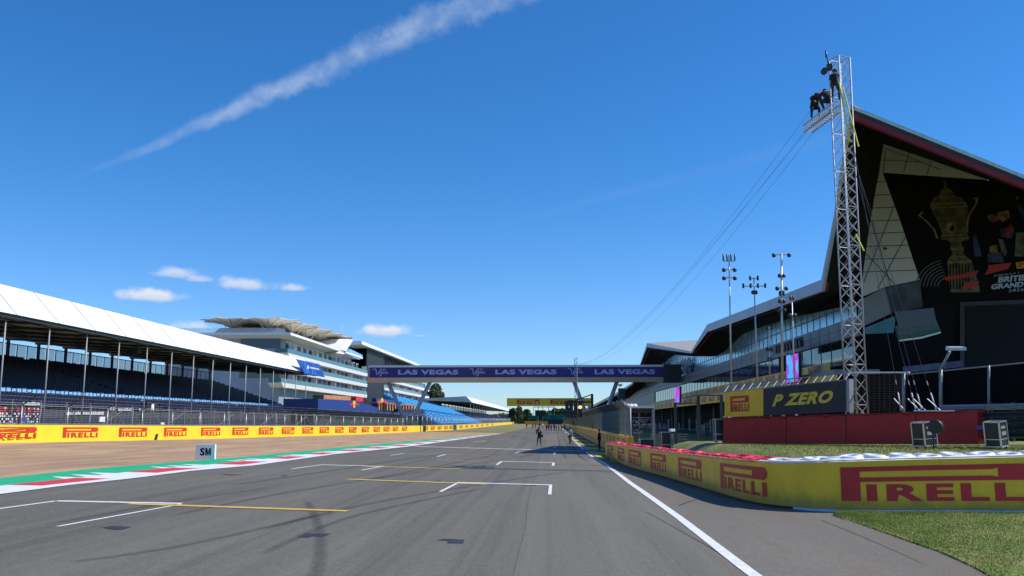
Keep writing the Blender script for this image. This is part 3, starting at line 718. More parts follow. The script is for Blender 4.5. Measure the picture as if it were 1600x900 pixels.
# sloping second roof and prow
zs0, zs1 = zr(.404), zr(.412)
m = MB(); m.slab([(HX+3.2, 272, zs0), (HX+3.2, 396, zs1), (HX+3.2, 396, zs1-1.0), (HX+3.2, 272, zs0-1.0)], (-6, 0, 0)); m.slab([(HX-2.8, 272, zs0), (HX-2.8, 396, zs1), (HX-30, 392, zs1-3), (HX-30, 262, zs0-3)], (0, 0, -.5)); m.build('upper_roof', WHITE, ht)
pr = [onX(a, b_, HX+3.6) for a, b_ in ((528, 552), (543, 529.5), (552, 531), (538, 553.5))]
MB().slab(pr, (-22, 0, 0)).build('roof_prow', WHITE, ht)
pr = [onX(a, b_, HX+3.4) for a, b_ in ((540, 553), (547, 545), (567, 555), (562, 562))]
MB().slab(pr, (-.6, 0, 0)).build('angled_window', BGLASS, ht)
# tensile canopy sails (parts of the hotel roof)
SAIL = mat('cream_sail_fabric', (.74, .68, .54), .7, var=.06)
def sail(cx, cy, rr, zc, zt, nm='sail'):
    v = [(cx, cy, zc)]; f = []; n = 16
    for ring, (fr, fz) in enumerate(((.35, .62), (.7, .88), (1., 1.))):
        for k in range(n):
            t = 2*math.pi*k/n+.2; r_ = rr*fr*(1. if k % 2 else (.84 if ring == 2 else .95)); zz = zc+(zt-zc)*fz*(1 if k % 2 else .93)
            v.append((cx+r_*math.cos(t), cy+r_*math.sin(t), zz))
    for k in range(n):
        f.append((0, 1+k, 1+(k+1) % n))
        for q in range(2): a = 1+q*n; f.append((a+k, a+n+k, a+n+(k+1) % n, a+(k+1) % n))
    mb = MB(); mb.v = v; mb.f = f; mb.sm = [False]*len(f); o = mb.build(nm, SAIL, ht); rb = MB()
    for k in range(n):
        for a, b in ((0, 1+k), (1+k, 1+n+k), (1+n+k, 1+2*n+k)): rb.tube(Vector(v[a])-Vector((0, 0, .08)), Vector(v[b])-Vector((0, 0, .08)), .07, 4, cap=False)
    rb.build('sail_ribs', mat('sail_rib', (.25, .23, .19), .6), o)
    md = o.modifiers.new('s', 'SOLIDIFY'); md.thickness = .06
for i, (cx, cy) in enumerate(((-76, 214), (-67, 214), (-74, 226), (-65, 226), (-73, 238), (-64.5, 238), (-72, 249), (-64, 249), (-63.5, 258))):
    sail(cx, cy, 7.6, zR+2.9, zR+4.7); MB().tube((cx, cy, zR), (cx, cy, zR+2.6), .18, 6).tube((cx, cy, zR+1), (cx-1.8, cy-2, zR+4.0), .09, 5).tube((cx, cy, zR+1), (cx+1.8, cy+2, zR+4.0), .09, 5).build('sail_mast', WHITE, ht)
# ------------------------------------------------------------------ blue hospitality deck
BLUE = mat('blue_hoarding', (.012, .045, .23), .5, var=.08); ORG = mat('orange_timber', (.50, .23, .09), .6, var=.3, vscale=.8)
hd = thing('hospitality_deck', 'long blue raised deck with orange terrace under the white hotel', 'building', (-34, 190, 0))
X = -33.
def xq(pts, X, thick, m_, nm, par, **k): return MB().slab([onX(a, b, X) for a, b in pts], (-thick, 0, 0)).build(nm, m_, par, **k)
xq([(497, 623), (556, 626), (590, 637), (590, 643), (664, 646), (664, 650.5), (497, 640)], X, 5, BLUE, 'blue_wall', hd)
MB().box((-38, 133, .2), (-34.2, 243, 3.6)).build('undercroft_shade', DARK, hd)  # solid dark box stands in for the shade below the raised deck
xq([(622, 639), (664, 640.5), (664, 646), (622, 645)], X-.3, 1, BLK, 'dark_panel', hd)
xq([(588, 622), (617, 626), (617, 640), (588, 637)], -38, 1, BLUE, 'rear_wall', hd)
m = MB()
for k in range(14): a = 592+k*4.2; m.slab([onX(a, 629+k*.35, -35), onX(a+1.6, 629.1+k*.35, -35), onX(a+1.6, 641+k*.15, -35), onX(a, 641+k*.15, -35)], (-.3, 0, 0))
m.slab([onX(590, 628, -35), onX(650, 633, -35), onX(650, 634.6, -35), onX(590, 629.8, -35)], (-3, 0, 0)); m.build('timber_terrace', ORG, hd)
m = MB().slab([onX(506, 617, -40), onX(556, 620, -40), onX(556, 626, -40), onX(506, 624, -40)], (-2, 0, 0)); m.build('timber_pergola', ORG, hd)
xq([(556, 619), (573, 621.5), (573, 629), (556, 626.5)], -39, 2, RED, 'red_canopy', hd)
SUNY = mat('emblem_yellow', (.75, .45, .02), .5)
m = MB(); c = onX(553.5, 631.5, X+.03); m.face([c+Vector((0, 1.35*math.cos(t*.5236), .62*math.sin(t*.5236))) for t in range(12)]); c = onX(597, 627, -37.9); m.face([c+Vector((0, 1.8*math.cos(t*.5236), .8*math.sin(t*.5236))) for t in range(12)]); m.build('emblem_disc', SUNY, hd)
m = MB()
for cx, cy, XX, s_ in ((553.5, 631.8, X+.06, 1), (597, 627.5, -37.85, 1.1)):
    for sg_ in (-1, 1):
        m.face([onX(cx+sg_*a*s_, cy+b*s_, XX) for a, b in ((.6, .8), (2, -1.2), (5, -1.6), (7.5, .2), (8, 2.4), (6.4, 1.4), (5.2, 2.6), (4.4, 1.2), (2.2, 1.8), (1.4, 2.8))][::sg_])
m.build('emblem_bulls', RED, hd)
# ------------------------------------------------------------------ open blue grandstand and far covered stand
ob = thing('open_grandstand', 'open grandstand of bright light-blue seats between bridge leg and far stand', 'grandstand', (-35, 280, 0))
tr = MB(); st = MB(); rows = 16
for r in range(rows):
    y0, y1 = 236, 395; x0 = lerp(r/rows, -28.5, -43.5); x1 = lerp((r+1)/rows, -28.5, -43.5)
    za = lerp(r/rows, 1.2, 9.2); zb_ = lerp(r/rows, 1.0, 7.2)
    tr.hexa([(x1, y0, -1), (x0, y0, -1), (x0, y1, -1), (x1, y1, -1)], [(x1, y0, za), (x0, y0, za), (x0, y1, zb_), (x1, y1, zb_)])
    y = y0+.4
    while y < y1-1.5:
        f = (y-y0)/(y1-y0)
        if int(y/1.6) % 12 != 5 and r != 7: z = lerp(f, za, zb_); st.box((x0-.75, y, z), (x0-.6, y+1.35, z+.72)); st.box((x0-.6, y, z+.3), (x0-.15, y+1.35, z+.38))
        y += 1.6
tr.build('terrace_steps', mat('blue_grey_steps', (.05, .20, .34), .8), ob); st.build('seats', CYAN, ob, kind='stuff')
m = MB()
for k in range(24):
    y = 237+k*6.8; f = (y-236)/159; m.tube((-43.8, y, lerp(f, 9.2, 7.2)), (-43.8, y, lerp(f, 10.3, 8.3)), .06, 4)
m.tube((-43.8, 236, 10.3), (-43.8, 395, 8.3), .06, 4); m.tube((-43.8, 236, 9.8), (-43.8, 395, 7.8), .05, 4); m.build('rear_railing', DARK, ob)
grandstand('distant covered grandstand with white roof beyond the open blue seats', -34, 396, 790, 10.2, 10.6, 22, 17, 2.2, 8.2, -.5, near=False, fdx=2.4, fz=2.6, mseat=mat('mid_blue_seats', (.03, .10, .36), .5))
# ------------------------------------------------------------------ footbridge with banner
BY = 190.
br = thing('footbridge', 'long covered footbridge with a purple city banner spanning the track', 'bridge', (-12, BY, 0))
A = onY(578, 571, BY); B_ = onY(1036, 572.5, BY); zb = onY(700, 597, BY).z
MB().box((A.x, BY+.25, zb+1.0), (B_.x+.05, BY+3.6, A.z-.45)).build('deck_body', GREYM, br)
MB().box((A.x-.3, BY-.1, A.z-.42), (B_.x+.05, BY+3.9, A.z)).build('roof', WHITE, br)
MB().hexa([(A.x-.6, BY+.8, zb), (B_.x+.05, BY+.8, zb), (B_.x+.05, BY+3.2, zb), (A.x-.6, BY+3.2, zb)], [(A.x-.6, BY-.1, zb+.95), (B_.x+.05, BY-.1, zb+.95), (B_.x+.05, BY+3.9, zb+.95), (A.x-.6, BY+3.9, zb+.95)]).build('girder', mat('cream_girder', (.62, .60, .56), .5), br)
PUR = mat('purple_banner', (.035, .018, .17), .45, c2=(.07, .022, .22), vscale=.10)
bz0, bz1 = zb+1.02, A.z-.46
MB().box((A.x, BY, bz0), (B_.x, BY+.2, bz1)).build('banner', PUR, br)
LIL = mat('pale_lilac_print', (.46, .50, .68), .5, var=.05)
def pxX(px, Y=BY): return onY(px, 585, Y).x
m = MB()
for a, b in ((622, 716), (774, 869.5), (929, 1023.5)):
    text_on(m, 'LAS VEGAS', (pxX(a), BY-.02, lerp(.27, bz0, bz1)), (pxX(b)-pxX(a), 0, 0), (0, 0, (bz1-bz0)*.5), bold=.045, space=1.08)
m.build('city_lettering', LIL, br)
m = MB(); H_ = bz1-bz0
for a in (582, 733.5, 887):
    x0 = pxX(a); L = pxX(a+25)-x0
    def S(pts, r=.075):
        P = [Vector((x0+L*u, BY-.03, bz0+H_*v)) for u, v in pts]
        for p, q in zip(P, P[1:]): m.tube(p, q, r, 4)
    S([(0, .80), (.14, .88), (.22, .82), (.26, .30), (.34, .30), (.55, .92)], .10)
    S([(.36, .45), (.46, .52), (.45, .62), (.37, .58), (.38, .42), (.50, .38)]); S([(.58, .58), (.50, .55), (.50, .42), (.58, .45), (.59, .60), (.55, .15), (.44, .12), (.48, .24), (.62, .34)])
    S([(.72, .58), (.64, .55), (.64, .40), (.72, .45), (.73, .60), (.74, .38), (.80, .42)]); S([(.80, .40), (.87, .62), (.91, .40), (.84, .34)]); S([(.9, .42), (1, .46)])
    text_on(m, 'LAS', (x0+L*.56, BY-.03, bz0+H_*.70), (L*.26, 0, 0), (0, 0, H_*.2), bold=.02)
m.build('script_lettering', LIL, br)
for pa, pb in (((606, 597), (626, 641)), ((672, 597), (651, 641)), ((897, 597), (919, 657)), ((964, 597), (942, 657))):
    a = onY(*pa, BY+2); b = onY(pb[0], pb[1], BY+2); d = (b-a); b = a+d*((a.z+.4)/(a.z-b.z))
    a.z = zb+.1; MB().tube(a, b, .42, 12, .42).build('leg', mat('light_grey_leg', (.40, .44, .48), .4, .2), br)
MB().box((B_.x+.06, BY-.2, zb-.1), (27.2, BY+4, A.z+.05)).build('end_link', DARK, br)
bm2 = thing('camera_mast', 'thin pale lattice mast rising in front of the footbridge banner', 'mast', tuple(onY(900, 656, BY-6)))
m = MB(); a = onY(900, 600, BY-6); z = a.z-9
while z < a.z+4.6:
    for dx in (-.25, .25): m.tube((a.x+dx, BY-6, z), (a.x+dx, BY-6, z+.9), .05, 4)
    m.tube((a.x-.25, BY-6, z), (a.x+.25, BY-6, z+.9), .04, 4); z += .9
m.build('lattice', ALU, bm2)
# ------------------------------------------------------------------ far start gantry board
fg = thing('far_gantry', 'yellow gantry board with red lettering over the track beyond the footbridge', 'gantry', (0, 255, -.25))
GY = 255.; a = onY(792, 634.5, GY); b = onY(923, 622, GY)
MB().box((a.x, GY, a.z), (b.x, GY+.8, b.z)).build('board', YEL, fg)
m = MB()
for p0, p1 in ((808, 843), (859.5, 895)):
    x0 = pxX(p0, GY); x1 = pxX(p1, GY); put2d(m, LOGO[0], LOGO[1], lambda u, v: Vector((x0+(x1-x0)*u, GY-.03, a.z+(b.z-a.z)*(.22+.60*v))))
m.build('lettering', RED, fg)
MB().box((b.x-.8, GY+.1, -.3), (b.x-.1, GY+.7, a.z)).box((b.x-3.4, GY+.1, -.3), (b.x-2.8, GY+.7, a.z)).build('support_leg', STEEL, fg)
# start light gantry
LY = 118.
lg = thing('start_light_gantry', 'black cantilever gantry with a bank of race start lights over the track edge', 'traffic light', tuple(onY(925, 662, LY)))
def LP(px, py): return onY(px, py, LY)
m = MB(); p = LP(925, 615.5); m.box((p.x-.16, LY-.16, -.3), (p.x+.16, LY+.16, p.z)); m.build('post', BLK, lg)
m = MB(); m.tube(LP(925, 628), LP(884, 628), .10, 6).tube(LP(925, 616), LP(896, 627), .07, 6).tube(LP(918, 646), LP(925, 634), .06, 5); m.build('arm', BLK, lg)
for i, px in enumerate((886, 892.5, 899.5, 906.5)):
    h = LP(px, 638); f = MB().box((h.x-.24, LY-.2, h.z-1.15), (h.x+.24, LY+.2, h.z+.95)).build('light_housing', BLK, lg)
    m = MB()
    for j in range(4):
        c = Vector((h.x, LY-.2, h.z+.65-j*.5))
        if i == 3 and j == 1: continue
        m.tube(c, c+Vector((0, -.06, 0)), .18, 10)
    m.build('lens', DARK, f)
    if i == 3: c = Vector((h.x, LY-.2, h.z+.15)); MB().tube(c, c+Vector((0, -.07, 0)), .2, 12).build('lit_lens', mat('lit_orange_lens', (.8, .2, .05), .4, emit=(1, .28, .06, 5)), f)
m = MB(); m.tube(LP(896, 650), LP(905, 638), .08, 5).box((LP(884, 655).x, LY, LP(884, 651).z), (LP(892, 655).x, LY+.2, LP(884, 646).z)); m.build('lower_bracket', YEL, lg)
# ------------------------------------------------------------------ end of the straight
GS = mat('dark_green_seats', (.012, .16, .12), .6, var=.2, vscale=.3)
EY = 640.
def ey(px, py, Y=EY): return onY(px, py, Y)
for (x0, x1, yt, lb) in ((821.5, 840, 647.5, 'small green grandstand at the far left end of the straight'), (851, 866, 646, 'small green grandstand in the middle beyond the straight'), (866, 884, 645, 'green grandstand at the far right end behind the start lights'), (896, 925, 647, 'green grandstand far behind the pit fence')):
    t = thing('end_grandstand', lb, 'grandstand', tuple(ey((x0+x1)/2, 660)), 'green grandstands at the end')
    a = ey(x0, 660); b = ey(x1, yt); rows = 9; m = MB(); s_ = MB()
    for r in range(rows):
        y = EY+r*1.4; z = lerp(r/rows, 1.6, b.z-1.); m.box((a.x, y, -.4), (b.x, y+1.4, z)); s_.box((a.x+.3, y+.5, z), (b.x-.3, y+.8, z+.75))
    m.build('terrace_steps', GS, t); s_.build('seat_rows', GS, t)
    MB().box((a.x, EY-.4, -.4), (b.x, EY-.1, 3.2)).build('front_wall', mat('very_dark_blue_wall', (.015, .02, .04), .7), t)
sb = thing('screen_frame', 'pale open steel roof frame above the far green stands', 'frame', tuple(ey(850, 658, 655)))
m = MB()
for py in (632.5, 636.5): m.box((ey(834, py, 655).x, 655, ey(834, py, 655).z), (ey(866, py, 655).x, 656, ey(834, py, 655).z+.5))
for px in (834, 841, 848, 857, 866): q = ey(px, 632.5, 655); m.box((q.x-.2, 655.1, 0), (q.x+.2, 655.5, q.z))
m.build('frame', STEEL, sb); q = ey(836, 650, 655); r_ = ey(852, 641, 655); MB().box((q.x, 654.5, q.z), (r_.x, 654.9, r_.z)).build('dark_screen', BLK, sb)
eb = MB(); a = ey(820, 661, 600); b = ey(856, 656.5, 600); eb.box((a.x, 600, -.6), (b.x, 600.8, b.z-.6)); tag(eb.build('end_barrier', mat('orange_yellow_vinyl', (.72, .38, .03), .5)), 'low orange-yellow barrier across the far end of the straight', 'barrier')
LEAF = {k: mat(k, c, .85, vscale=.35, c2=c2) for k, c, c2 in (('dark_foliage', (.014, .034, .010), (.045, .075, .020)), ('mid_foliage', (.022, .050, .014), (.07, .10, .028)))}
BARK = mat('bark', (.09, .065, .045), .9)
def tree(label, x, y, z0, h, wr, leaf='dark_foliage', n=1300, ls=.55, seed=0):
    rnd = random.Random(seed); t = thing('tree', label, 'tree', (x, y, z0), 'trees around the circuit'); m = MB(); m.tube((x, y, z0-.3), (x, y, z0+h*.55), wr*.09, 8, wr*.04)
    cl = []
    for k in range(13):
        a = rnd.uniform(0, 6.28); rr = wr*rnd.uniform(.15, .62); zz = z0+h*rnd.uniform(.38, .84); cl.append((x+rr*math.cos(a), y+rr*math.sin(a), zz, wr*rnd.uniform(.30, .50)))
        m.tube((x, y, z0+h*.3), cl[-1][:3], wr*.03, 5, wr*.01)
    m.build('trunk', BARK, t); c = MB()
    for k in range(n):
        cx, cy, cz, cr = rnd.choice(cl); u = Vector((rnd.gauss(0, 1), rnd.gauss(0, 1), rnd.gauss(0, 1))).normalized()*cr*rnd.uniform(.55, 1.08); p = Vector((cx, cy, cz))+u
        d = (u.normalized()+Vector((rnd.uniform(-.8, .8), rnd.uniform(-.8, .8), rnd.uniform(-.5, .9)))).normalized(); a = d.orthogonal().normalized()*ls*rnd.uniform(.6, 1.3); b = d.cross(a)*rnd.uniform(.6, 1)
        c.face([p-a-b*.4, p+a*.2-b, p+a+b*.3, p-a*.3+b])
    c.build('crown', LEAF[leaf], t)
def treepx(label, px, pyb, pyt, wpx, Y, **k):
    a = onY(px, pyb, Y); b = onY(px, pyt, Y); r = (onY(px+wpx/2, pyb, Y).x-onY(px-wpx/2, pyb, Y).x)/2; z0 = min(a.z, 0); tree(label, a.x, Y, z0, b.z-z0, r*1.12, **k)
treepx('large dark round tree behind the blue open seating', 680, 640, 597, 38, 450, n=2600, ls=.75, seed=3)
treepx('second dark tree tucked under the footbridge behind the hotel end', 662, 640, 606, 22, 455, n=1200, ls=.75, seed=4)
for i, (px, yt, wd, Y, lb) in enumerate(((801, 636, 14, 560, 'leftmost tree of the clump left of the green stands'), (811, 634, 14, 600, 'tall middle tree of the clump beside the white stand roof'), (822, 638, 12, 640, 'rightmost tree of the clump left of the green stands'), (846, 641, 18, 700, 'low tree behind the pale steel frame'), (871, 636, 17, 700, 'dark tree behind the green stands below the yellow gantry board'), (884, 635, 18, 690, 'dark tree right of the frame partly behind the start lights'), (902, 640, 20, 690, 'tree showing behind the start light gantry arm'), (828, 645, 10, 720, 'small tree far behind the left green stand'))):
    treepx(lb, px, 658, yt, wd, Y, leaf='mid_foliage' if i % 2 else 'dark_foliage', n=700, ls=1.0, seed=20+i)
# distant wood as stuff: leaf clumps
hw = MB(); rnd = random.Random(5)
for k in range(9000):
    x = rnd.uniform(-900, 700); hh = 11+4*math.sin(x*.03)+3*math.sin(x*.11+1); p = Vector((x, 980+rnd.uniform(-12, 12), rnd.uniform(-1, 1)*hh*.5+hh*.45)); a = Vector((rnd.uniform(-1, 1), rnd.uniform(-.4, .4), rnd.uniform(-1, 1))).normalized()*2.6; b = a.cross(Vector((0, 1, 0))).normalized()*2.2
    hw.face([p-a, p-b, p+a, p+b])
o = hw.build('distant_wood', LEAF['dark_foliage'], kind='stuff'); tag(o, 'low dark line of distant woodland along the horizon', 'woodland')
# ------------------------------------------------------------------ pit wall, fence, near curved barrier
PW = Path([(5.7, 430, -.35, 1.0), (5.2, 200, -.30, 1.1), (4.85, 80, -.30, 1.18), (4.8, 57.5, -.25, 1.15)])
pw = thing('pit_wall', 'shaded yellow pit wall with red lettering under the grey fence', 'barrier', tuple(PW.pos(PW.L)))
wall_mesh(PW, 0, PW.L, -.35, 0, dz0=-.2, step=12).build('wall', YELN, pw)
m = MB(); s = PW.L-2.6
while s > 30:
    logo_on(m, PW, s-2.2, 2.2, .22, .86, .02) if s > 200 else logo_on(m, PW, s-2.6, 2.6, .22, .86, .02); s -= 4.4
m.build('lettering', REDN, pw)
pf = thing('pit_debris_fence', 'dense grey debris fence with bent tops above the yellow pit wall', 'fence', tuple(PW.pos(PW.L)))
FG = mat('fence_grey_mesh', (.10, .115, .11), .5, .3)
m = MB(); s = 0
while s < PW.L:
    a = PW.pos(s, 1, -.15); m.tube(a, a+Vector((0, 0, 1.75)), .02, 3, cap=False); b = a+Vector((0, 0, 1.75)); m.tube(b, b+Vector((-.55, 0, .45)), .016, 3, cap=False); s += .34 if s > 250 else .5
n = 30
for k in range(n):
    a = PW.pos(PW.L*k/n, 1, -.15); b = PW.pos(PW.L*(k+1)/n, 1, -.15)
    for h in (.3, .75, 1.2, 1.7): m.tube(a+Vector((0, 0, h)), b+Vector((0, 0, h)), .012, 3, cap=False)
    m.tube(a+Vector((-.55, 0, 2.2)), b+Vector((-.55, 0, 2.2)), .03, 4, cap=False)
m.build('mesh_panels', FG, pf)
s = PW.L-.2
while s > 0:
    a = PW.pos(s, 1, -.2); MB().tube(a-Vector((0, 0, 1.2)), a+Vector((0, 0, 1.8)), .055, 6).tube(a+Vector((0, 0, 1.8)), a+Vector((-.58, 0, 2.28)), .045, 6).build('post', GREYM, pf); s -= 4 if s > 220 else 9
# near barrier
nbp = []
for px, yb, yt in ((945.8, 714.5, 691.4), (981, 730.4, 697), (1042, 748, 705), (1111, 769, 713), (1169, 786, 718.5), (1226.6, 795, 721), (1313, 800.5, 719), (1450, 801.5, 715), (1600, 802.5, 711.5), (1900, 806, 704)):
    a = G(px, yb); b = onY(px, yt, a.y); nbp.append((a.x, a.y, a.z, b.z))
NB = Path(smooth_path(nbp, 10))
tb = thing('tyre_barrier', 'curved yellow-belted tyre barrier with big red lettering, red and white tyre tops', 'barrier', tuple(NB.pos(NB.s_of_px(1313))))
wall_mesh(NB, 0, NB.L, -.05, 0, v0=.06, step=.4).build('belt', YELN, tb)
wall_mesh(NB, 0, NB.L, -1.5, -.07, v0=0, dz0=-.1, dz1=-.07, step=.5).build('tyre_core', BLK, tb)
wall_mesh(NB, NB.s_of_px(1240), NB.L, -.04, .02, v0=-.03, v1=.055, step=.5).build('base_strip', mat('white_base_strip', (.55, .60, .68), .6), tb)
m = MB()
for p0, p1 in ((1316, 1626), (1127, 1200.5), (1061, 1097.5), (1017, 1041.5), (982.5, 1002.5), (965.5, 976), (949.5, 958.5)):
    a = NB.s_of_px(p0); b = NB.s_of_px(p1) if p1 < 1600 else a+4.75; logo_on(m, NB, a, b-a, .215, .86, .012)
m.build('lettering', REDN, tb)
WT = mat('white_tyre_paint', (.74, .76, .80), .45, var=.1, vscale=2, bump=.3, bscale=6); RT = mat('red_tyre_paint', (.68, .03, .05), .45, var=.12, vscale=2, bump=.3, bscale=6)
def tyre_mesh():
    mb = MB(); n, k = 20, 8; prof = [(.30, -.09), (.315, 0), (.30, .09), (.26, .12), (.19, .115), (.155, .07), (.15, -.09)]
    mb.lathe((0, 0, 0), prof+[prof[0]], n); return mb
tyre_me = {}
for nm, mt in (('w', WT), ('r', RT)):
    o = tyre_mesh().build('tyre', mt, None); tyre_me[nm] = o.data; bpy.data.objects.remove(o)
sred = NB.s_of_px(1185); s = .4; cnt = 0
while s < NB.L-.3 and cnt < 100:
    big_ = s > sred
    for row in range(2 if s > NB.s_of_px(1100) else 1):
        p = NB.pos(s+(.16 if row else 0), 1, -.42-row*.62); p.z += -.075
        o = bpy.data.objects.new('tyre', tyre_me['w' if s > sred else 'r']); COL.objects.link(o); o.parent = tb; o.matrix_parent_inverse = Matrix.Translation(-Vector(tb.location)); o.location = p+Vector((0, 0, random.uniform(-.02, .03))); o.rotation_euler = (random.uniform(-.09, .09), random.uniform(-.09, .09), 0); cnt += 1
    s += .635
print('tyres', cnt)
# draped sheeting over tyres (red then white), wavy
def drape(s0, s1, mt, nm):
    mb = MB(); n = int((s1-s0)/.08); rws = ((.015, -.03), (-.03, .018), (-.09, .03), (-.14, .015)); 
    for k in range(n+1):
        s = lerp(k/n, s0, s1)
        for off, dz in rws:
            w_ = math.sin(s*9.9)*.008+math.sin(s*4.1+off*7)*.008; p = NB.pos(s, 1, off+ (math.sin(s*9.9+1)*.03 if off < -.15 else 0)); mb.v.append((p.x, p.y, p.z+dz-.01+(w_ if off < 0 else 0)))
    q = len(rws)
    for k in range(n):
        for j in range(q-1): i = k*q+j; mb.f.append((i, i+q, i+q+1, i+1)); mb.sm.append(True)
    o = mb.build(nm, mt, tb)
drape(0, sred, RT, 'red_cover'); drape(sred, NB.L, WT, 'white_cover')
# raised grass bank behind the near barrier
WA = onY(1130, 690, 44); WB = onY(1522, 690, 34.5)
def bank(x, y):
    f = ss(x, 4.6+max(0, (30-y))*.02, 7.6)*(1-ss(y, 50, 66))
    return gz(x, y)-.06+1.30*f
bk = MB(); xs = [k*.5 for k in range(8, 100)]; ys = [20+k*.6 for k in range(80)]
def inside(x, y):
    s_best = None; best = 1e9
    return True
nx_ = len(xs); keep = {}
def barrier_y(x):   # barrier y for given x (right part)
    pts = [(q[0], q[1]) for q in NB.p]; 
    for a, b in zip(pts, pts[1:]):
        if a[0] <= x <= b[0]: return a[1]+(b[1]-a[1])*(x-a[0])/(b[0]-a[0])
    return pts[-1][1] if x > pts[-1][0] else 60
cols = []
for x in [3.9+k*.45 for k in range(110)]:
    y0 = barrier_y(x)+1.3; cols.append([(x, lerp(k/44, y0, 70), 0) for k in range(45)])
for c_ in cols:
    for x, y, _ in c_: bk.v.append((x, y, bank(x, y)+.02*math.sin(x*2.1+y)*.6))
for i in range(len(cols)-1):
    for k in range(44): a = i*45+k; bk.f.append((a, a+45, a+46, a+1)); bk.sm.append(True)
GRB = mat('bank_grass_ground', (.14, .19, .035), .95, vscale=.55, c2=(.26, .20, .09), bump=1, bscale=25)
bk.build('grass_bank', GRB, kind='structure')
# near grass verge (front of barrier, right)
vp = [G(a, b) for a, b in ((1306, 806), (1325, 812), (1370, 828), (1420, 846), (1470, 863), (1520, 886), (1560, 908), (1640, 950))]
vg = MB(); top = [(NB.pos(NB.s_of_px(q), 0, .12)) for q in (1306, 1345, 1400, 1460, 1530, 1600, 1690, 1880)]
for k in range(7):
    for j in range(6):
        q = [vp[k].lerp(top[k], j/6), vp[k+1].lerp(top[k+1], j/6), vp[k+1].lerp(top[k+1], (j+1)/6), vp[k].lerp(top[k], (j+1)/6)]
        vg.face([(p.x, p.y, gz(p.x, p.y)+.022) for p in q])
for k in range(5):   # extend to the right
    pass
vg.build('grass_verge', GRASSG, kind='structure')
rnd = random.Random(11); gb = MB()
def blade(x, y, z, h, lean=.5):
    a = rnd.uniform(0, 6.28); wv = rnd.uniform(.004, .009); dx, dy = math.cos(a)*wv, math.sin(a)*wv; lx, ly = rnd.uniform(-lean, lean)*h, rnd.uniform(-lean, lean)*h
    i = len(gb.v); gb.v += [(x-dx, y-dy, z), (x+dx, y+dy, z), (x+lx, y+ly, z+h)]; gb.f.append((i, i+1, i+2)); gb.sm.append(False)
for c_ in range(90000):
    k = rnd.randrange(7); u, v = rnd.random(), rnd.random()
    p = vp[k].lerp(vp[k+1], u).lerp(top[k].lerp(top[k+1], u), v)
    if v < .03: p += Vector((rnd.uniform(-.1, .05), rnd.uniform(-.12, .05), 0))
    hh = rnd.uniform(.012, .045)*(1.6 if v > .96 or (k == 0) else 1)
    blade(p.x, p.y, gz(p.x, p.y)+.015, hh)
for c_ in range(26000):
    x = rnd.uniform(5.5, 21); y = rnd.uniform(24, 40)
    if y < barrier_y(x)+1.4: continue
    blade(x, y, bank(x, y), rnd.uniform(.04, .10))
for c_ in range(700):
    p = NB.pos(rnd.uniform(NB.s_of_px(946), NB.s_of_px(966)), 0, rnd.uniform(.02, .25)); blade(p.x, p.y, p.z, rnd.uniform(.1, .3), .3)
tag(gb.build('grass', GRASSB, kind='stuff'), 'short uneven green grass on the verge and bank by the tyre barrier', 'grass')
# ------------------------------------------------------------------ pit building with folded roof (right)
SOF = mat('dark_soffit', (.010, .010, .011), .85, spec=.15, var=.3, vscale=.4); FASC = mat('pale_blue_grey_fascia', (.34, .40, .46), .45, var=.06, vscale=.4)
SPAN = mat('grey_spandrel_panels', (.17, .19, .21), .45, var=.10, vscale=.5); GRAPH = mat('graphite_cladding', (.006, .006, .008), .85, spec=.15, var=.2, vscale=.5)
PANEL = mat('pale_end_panels', (.50, .50, .53), .55, var=.04, vscale=.6); SEAM = mat('panel_seam', (.08, .08, .08), .7); REDS = mat('deep_red_stripe', (.30, .012, .018), .5)
WX = 28.; EX = 23.; WY = 83.5
pb = thing('pit_building', 'huge dark pit building with folded wing roof, blue glass and a giant trophy poster', 'building', (WX+12, 120, 0))
def cx(px, py, X=WX): return onX(px, py, X)
zub = cx(1316, 504).z; zlt = cx(1314.6, 532.4).z; zlb = cx(1314.6, 583.7).z
st_ = [(1330, 165, 1), (1321, 215, 1), (1311, 275, 1), (1303, 335, 1), (1283, 437, 1), (1194, 472, 1), (1105, 507, 1), (1080, 549, 1), (1011, 536, 1), (999, 572, 1), (988, 598, 1), (962, 614, 1), (928, 632, 1), (912, 640, 1)]
E = [onX(a, b, EX) for a, b, _ in st_]
gt = [(cx(a, b).y, cx(a, b).z) for a, b in ((1339, 470), (1316, 479.5), (1237, 496.6), (1162, 520), (1143.5, 538.6), (1121.7, 557), (1084, 557), (1050, 554), (1034.6, 573), (1010, 600), (985, 622), (930, 640), (905, 648))]
def zglass(y): return interp(y, gt)
TH_ = [.25, .3, .4, .5, 1.0, 1.05, 1.1, .35, 1.0, .4, .5, .9, 1.2, 1.2]
fa = MB(); sf_ = MB(); tp_ = MB(); rs = MB()
EB = [e-Vector((0, 0, t)) for e, t in zip(E, TH_)]
INN = []
C_ = [onY(1380, 225, WY), onY(1374, 270, WY), onY(1366, 310, WY), onY(1358, 360, WY), onY(1346, 445, WY)]
for i, e in enumerate(E):
    if i <= 4: INN.append(C_[i])
    else: INN.append(Vector((WX, e.y, zglass(e.y))))
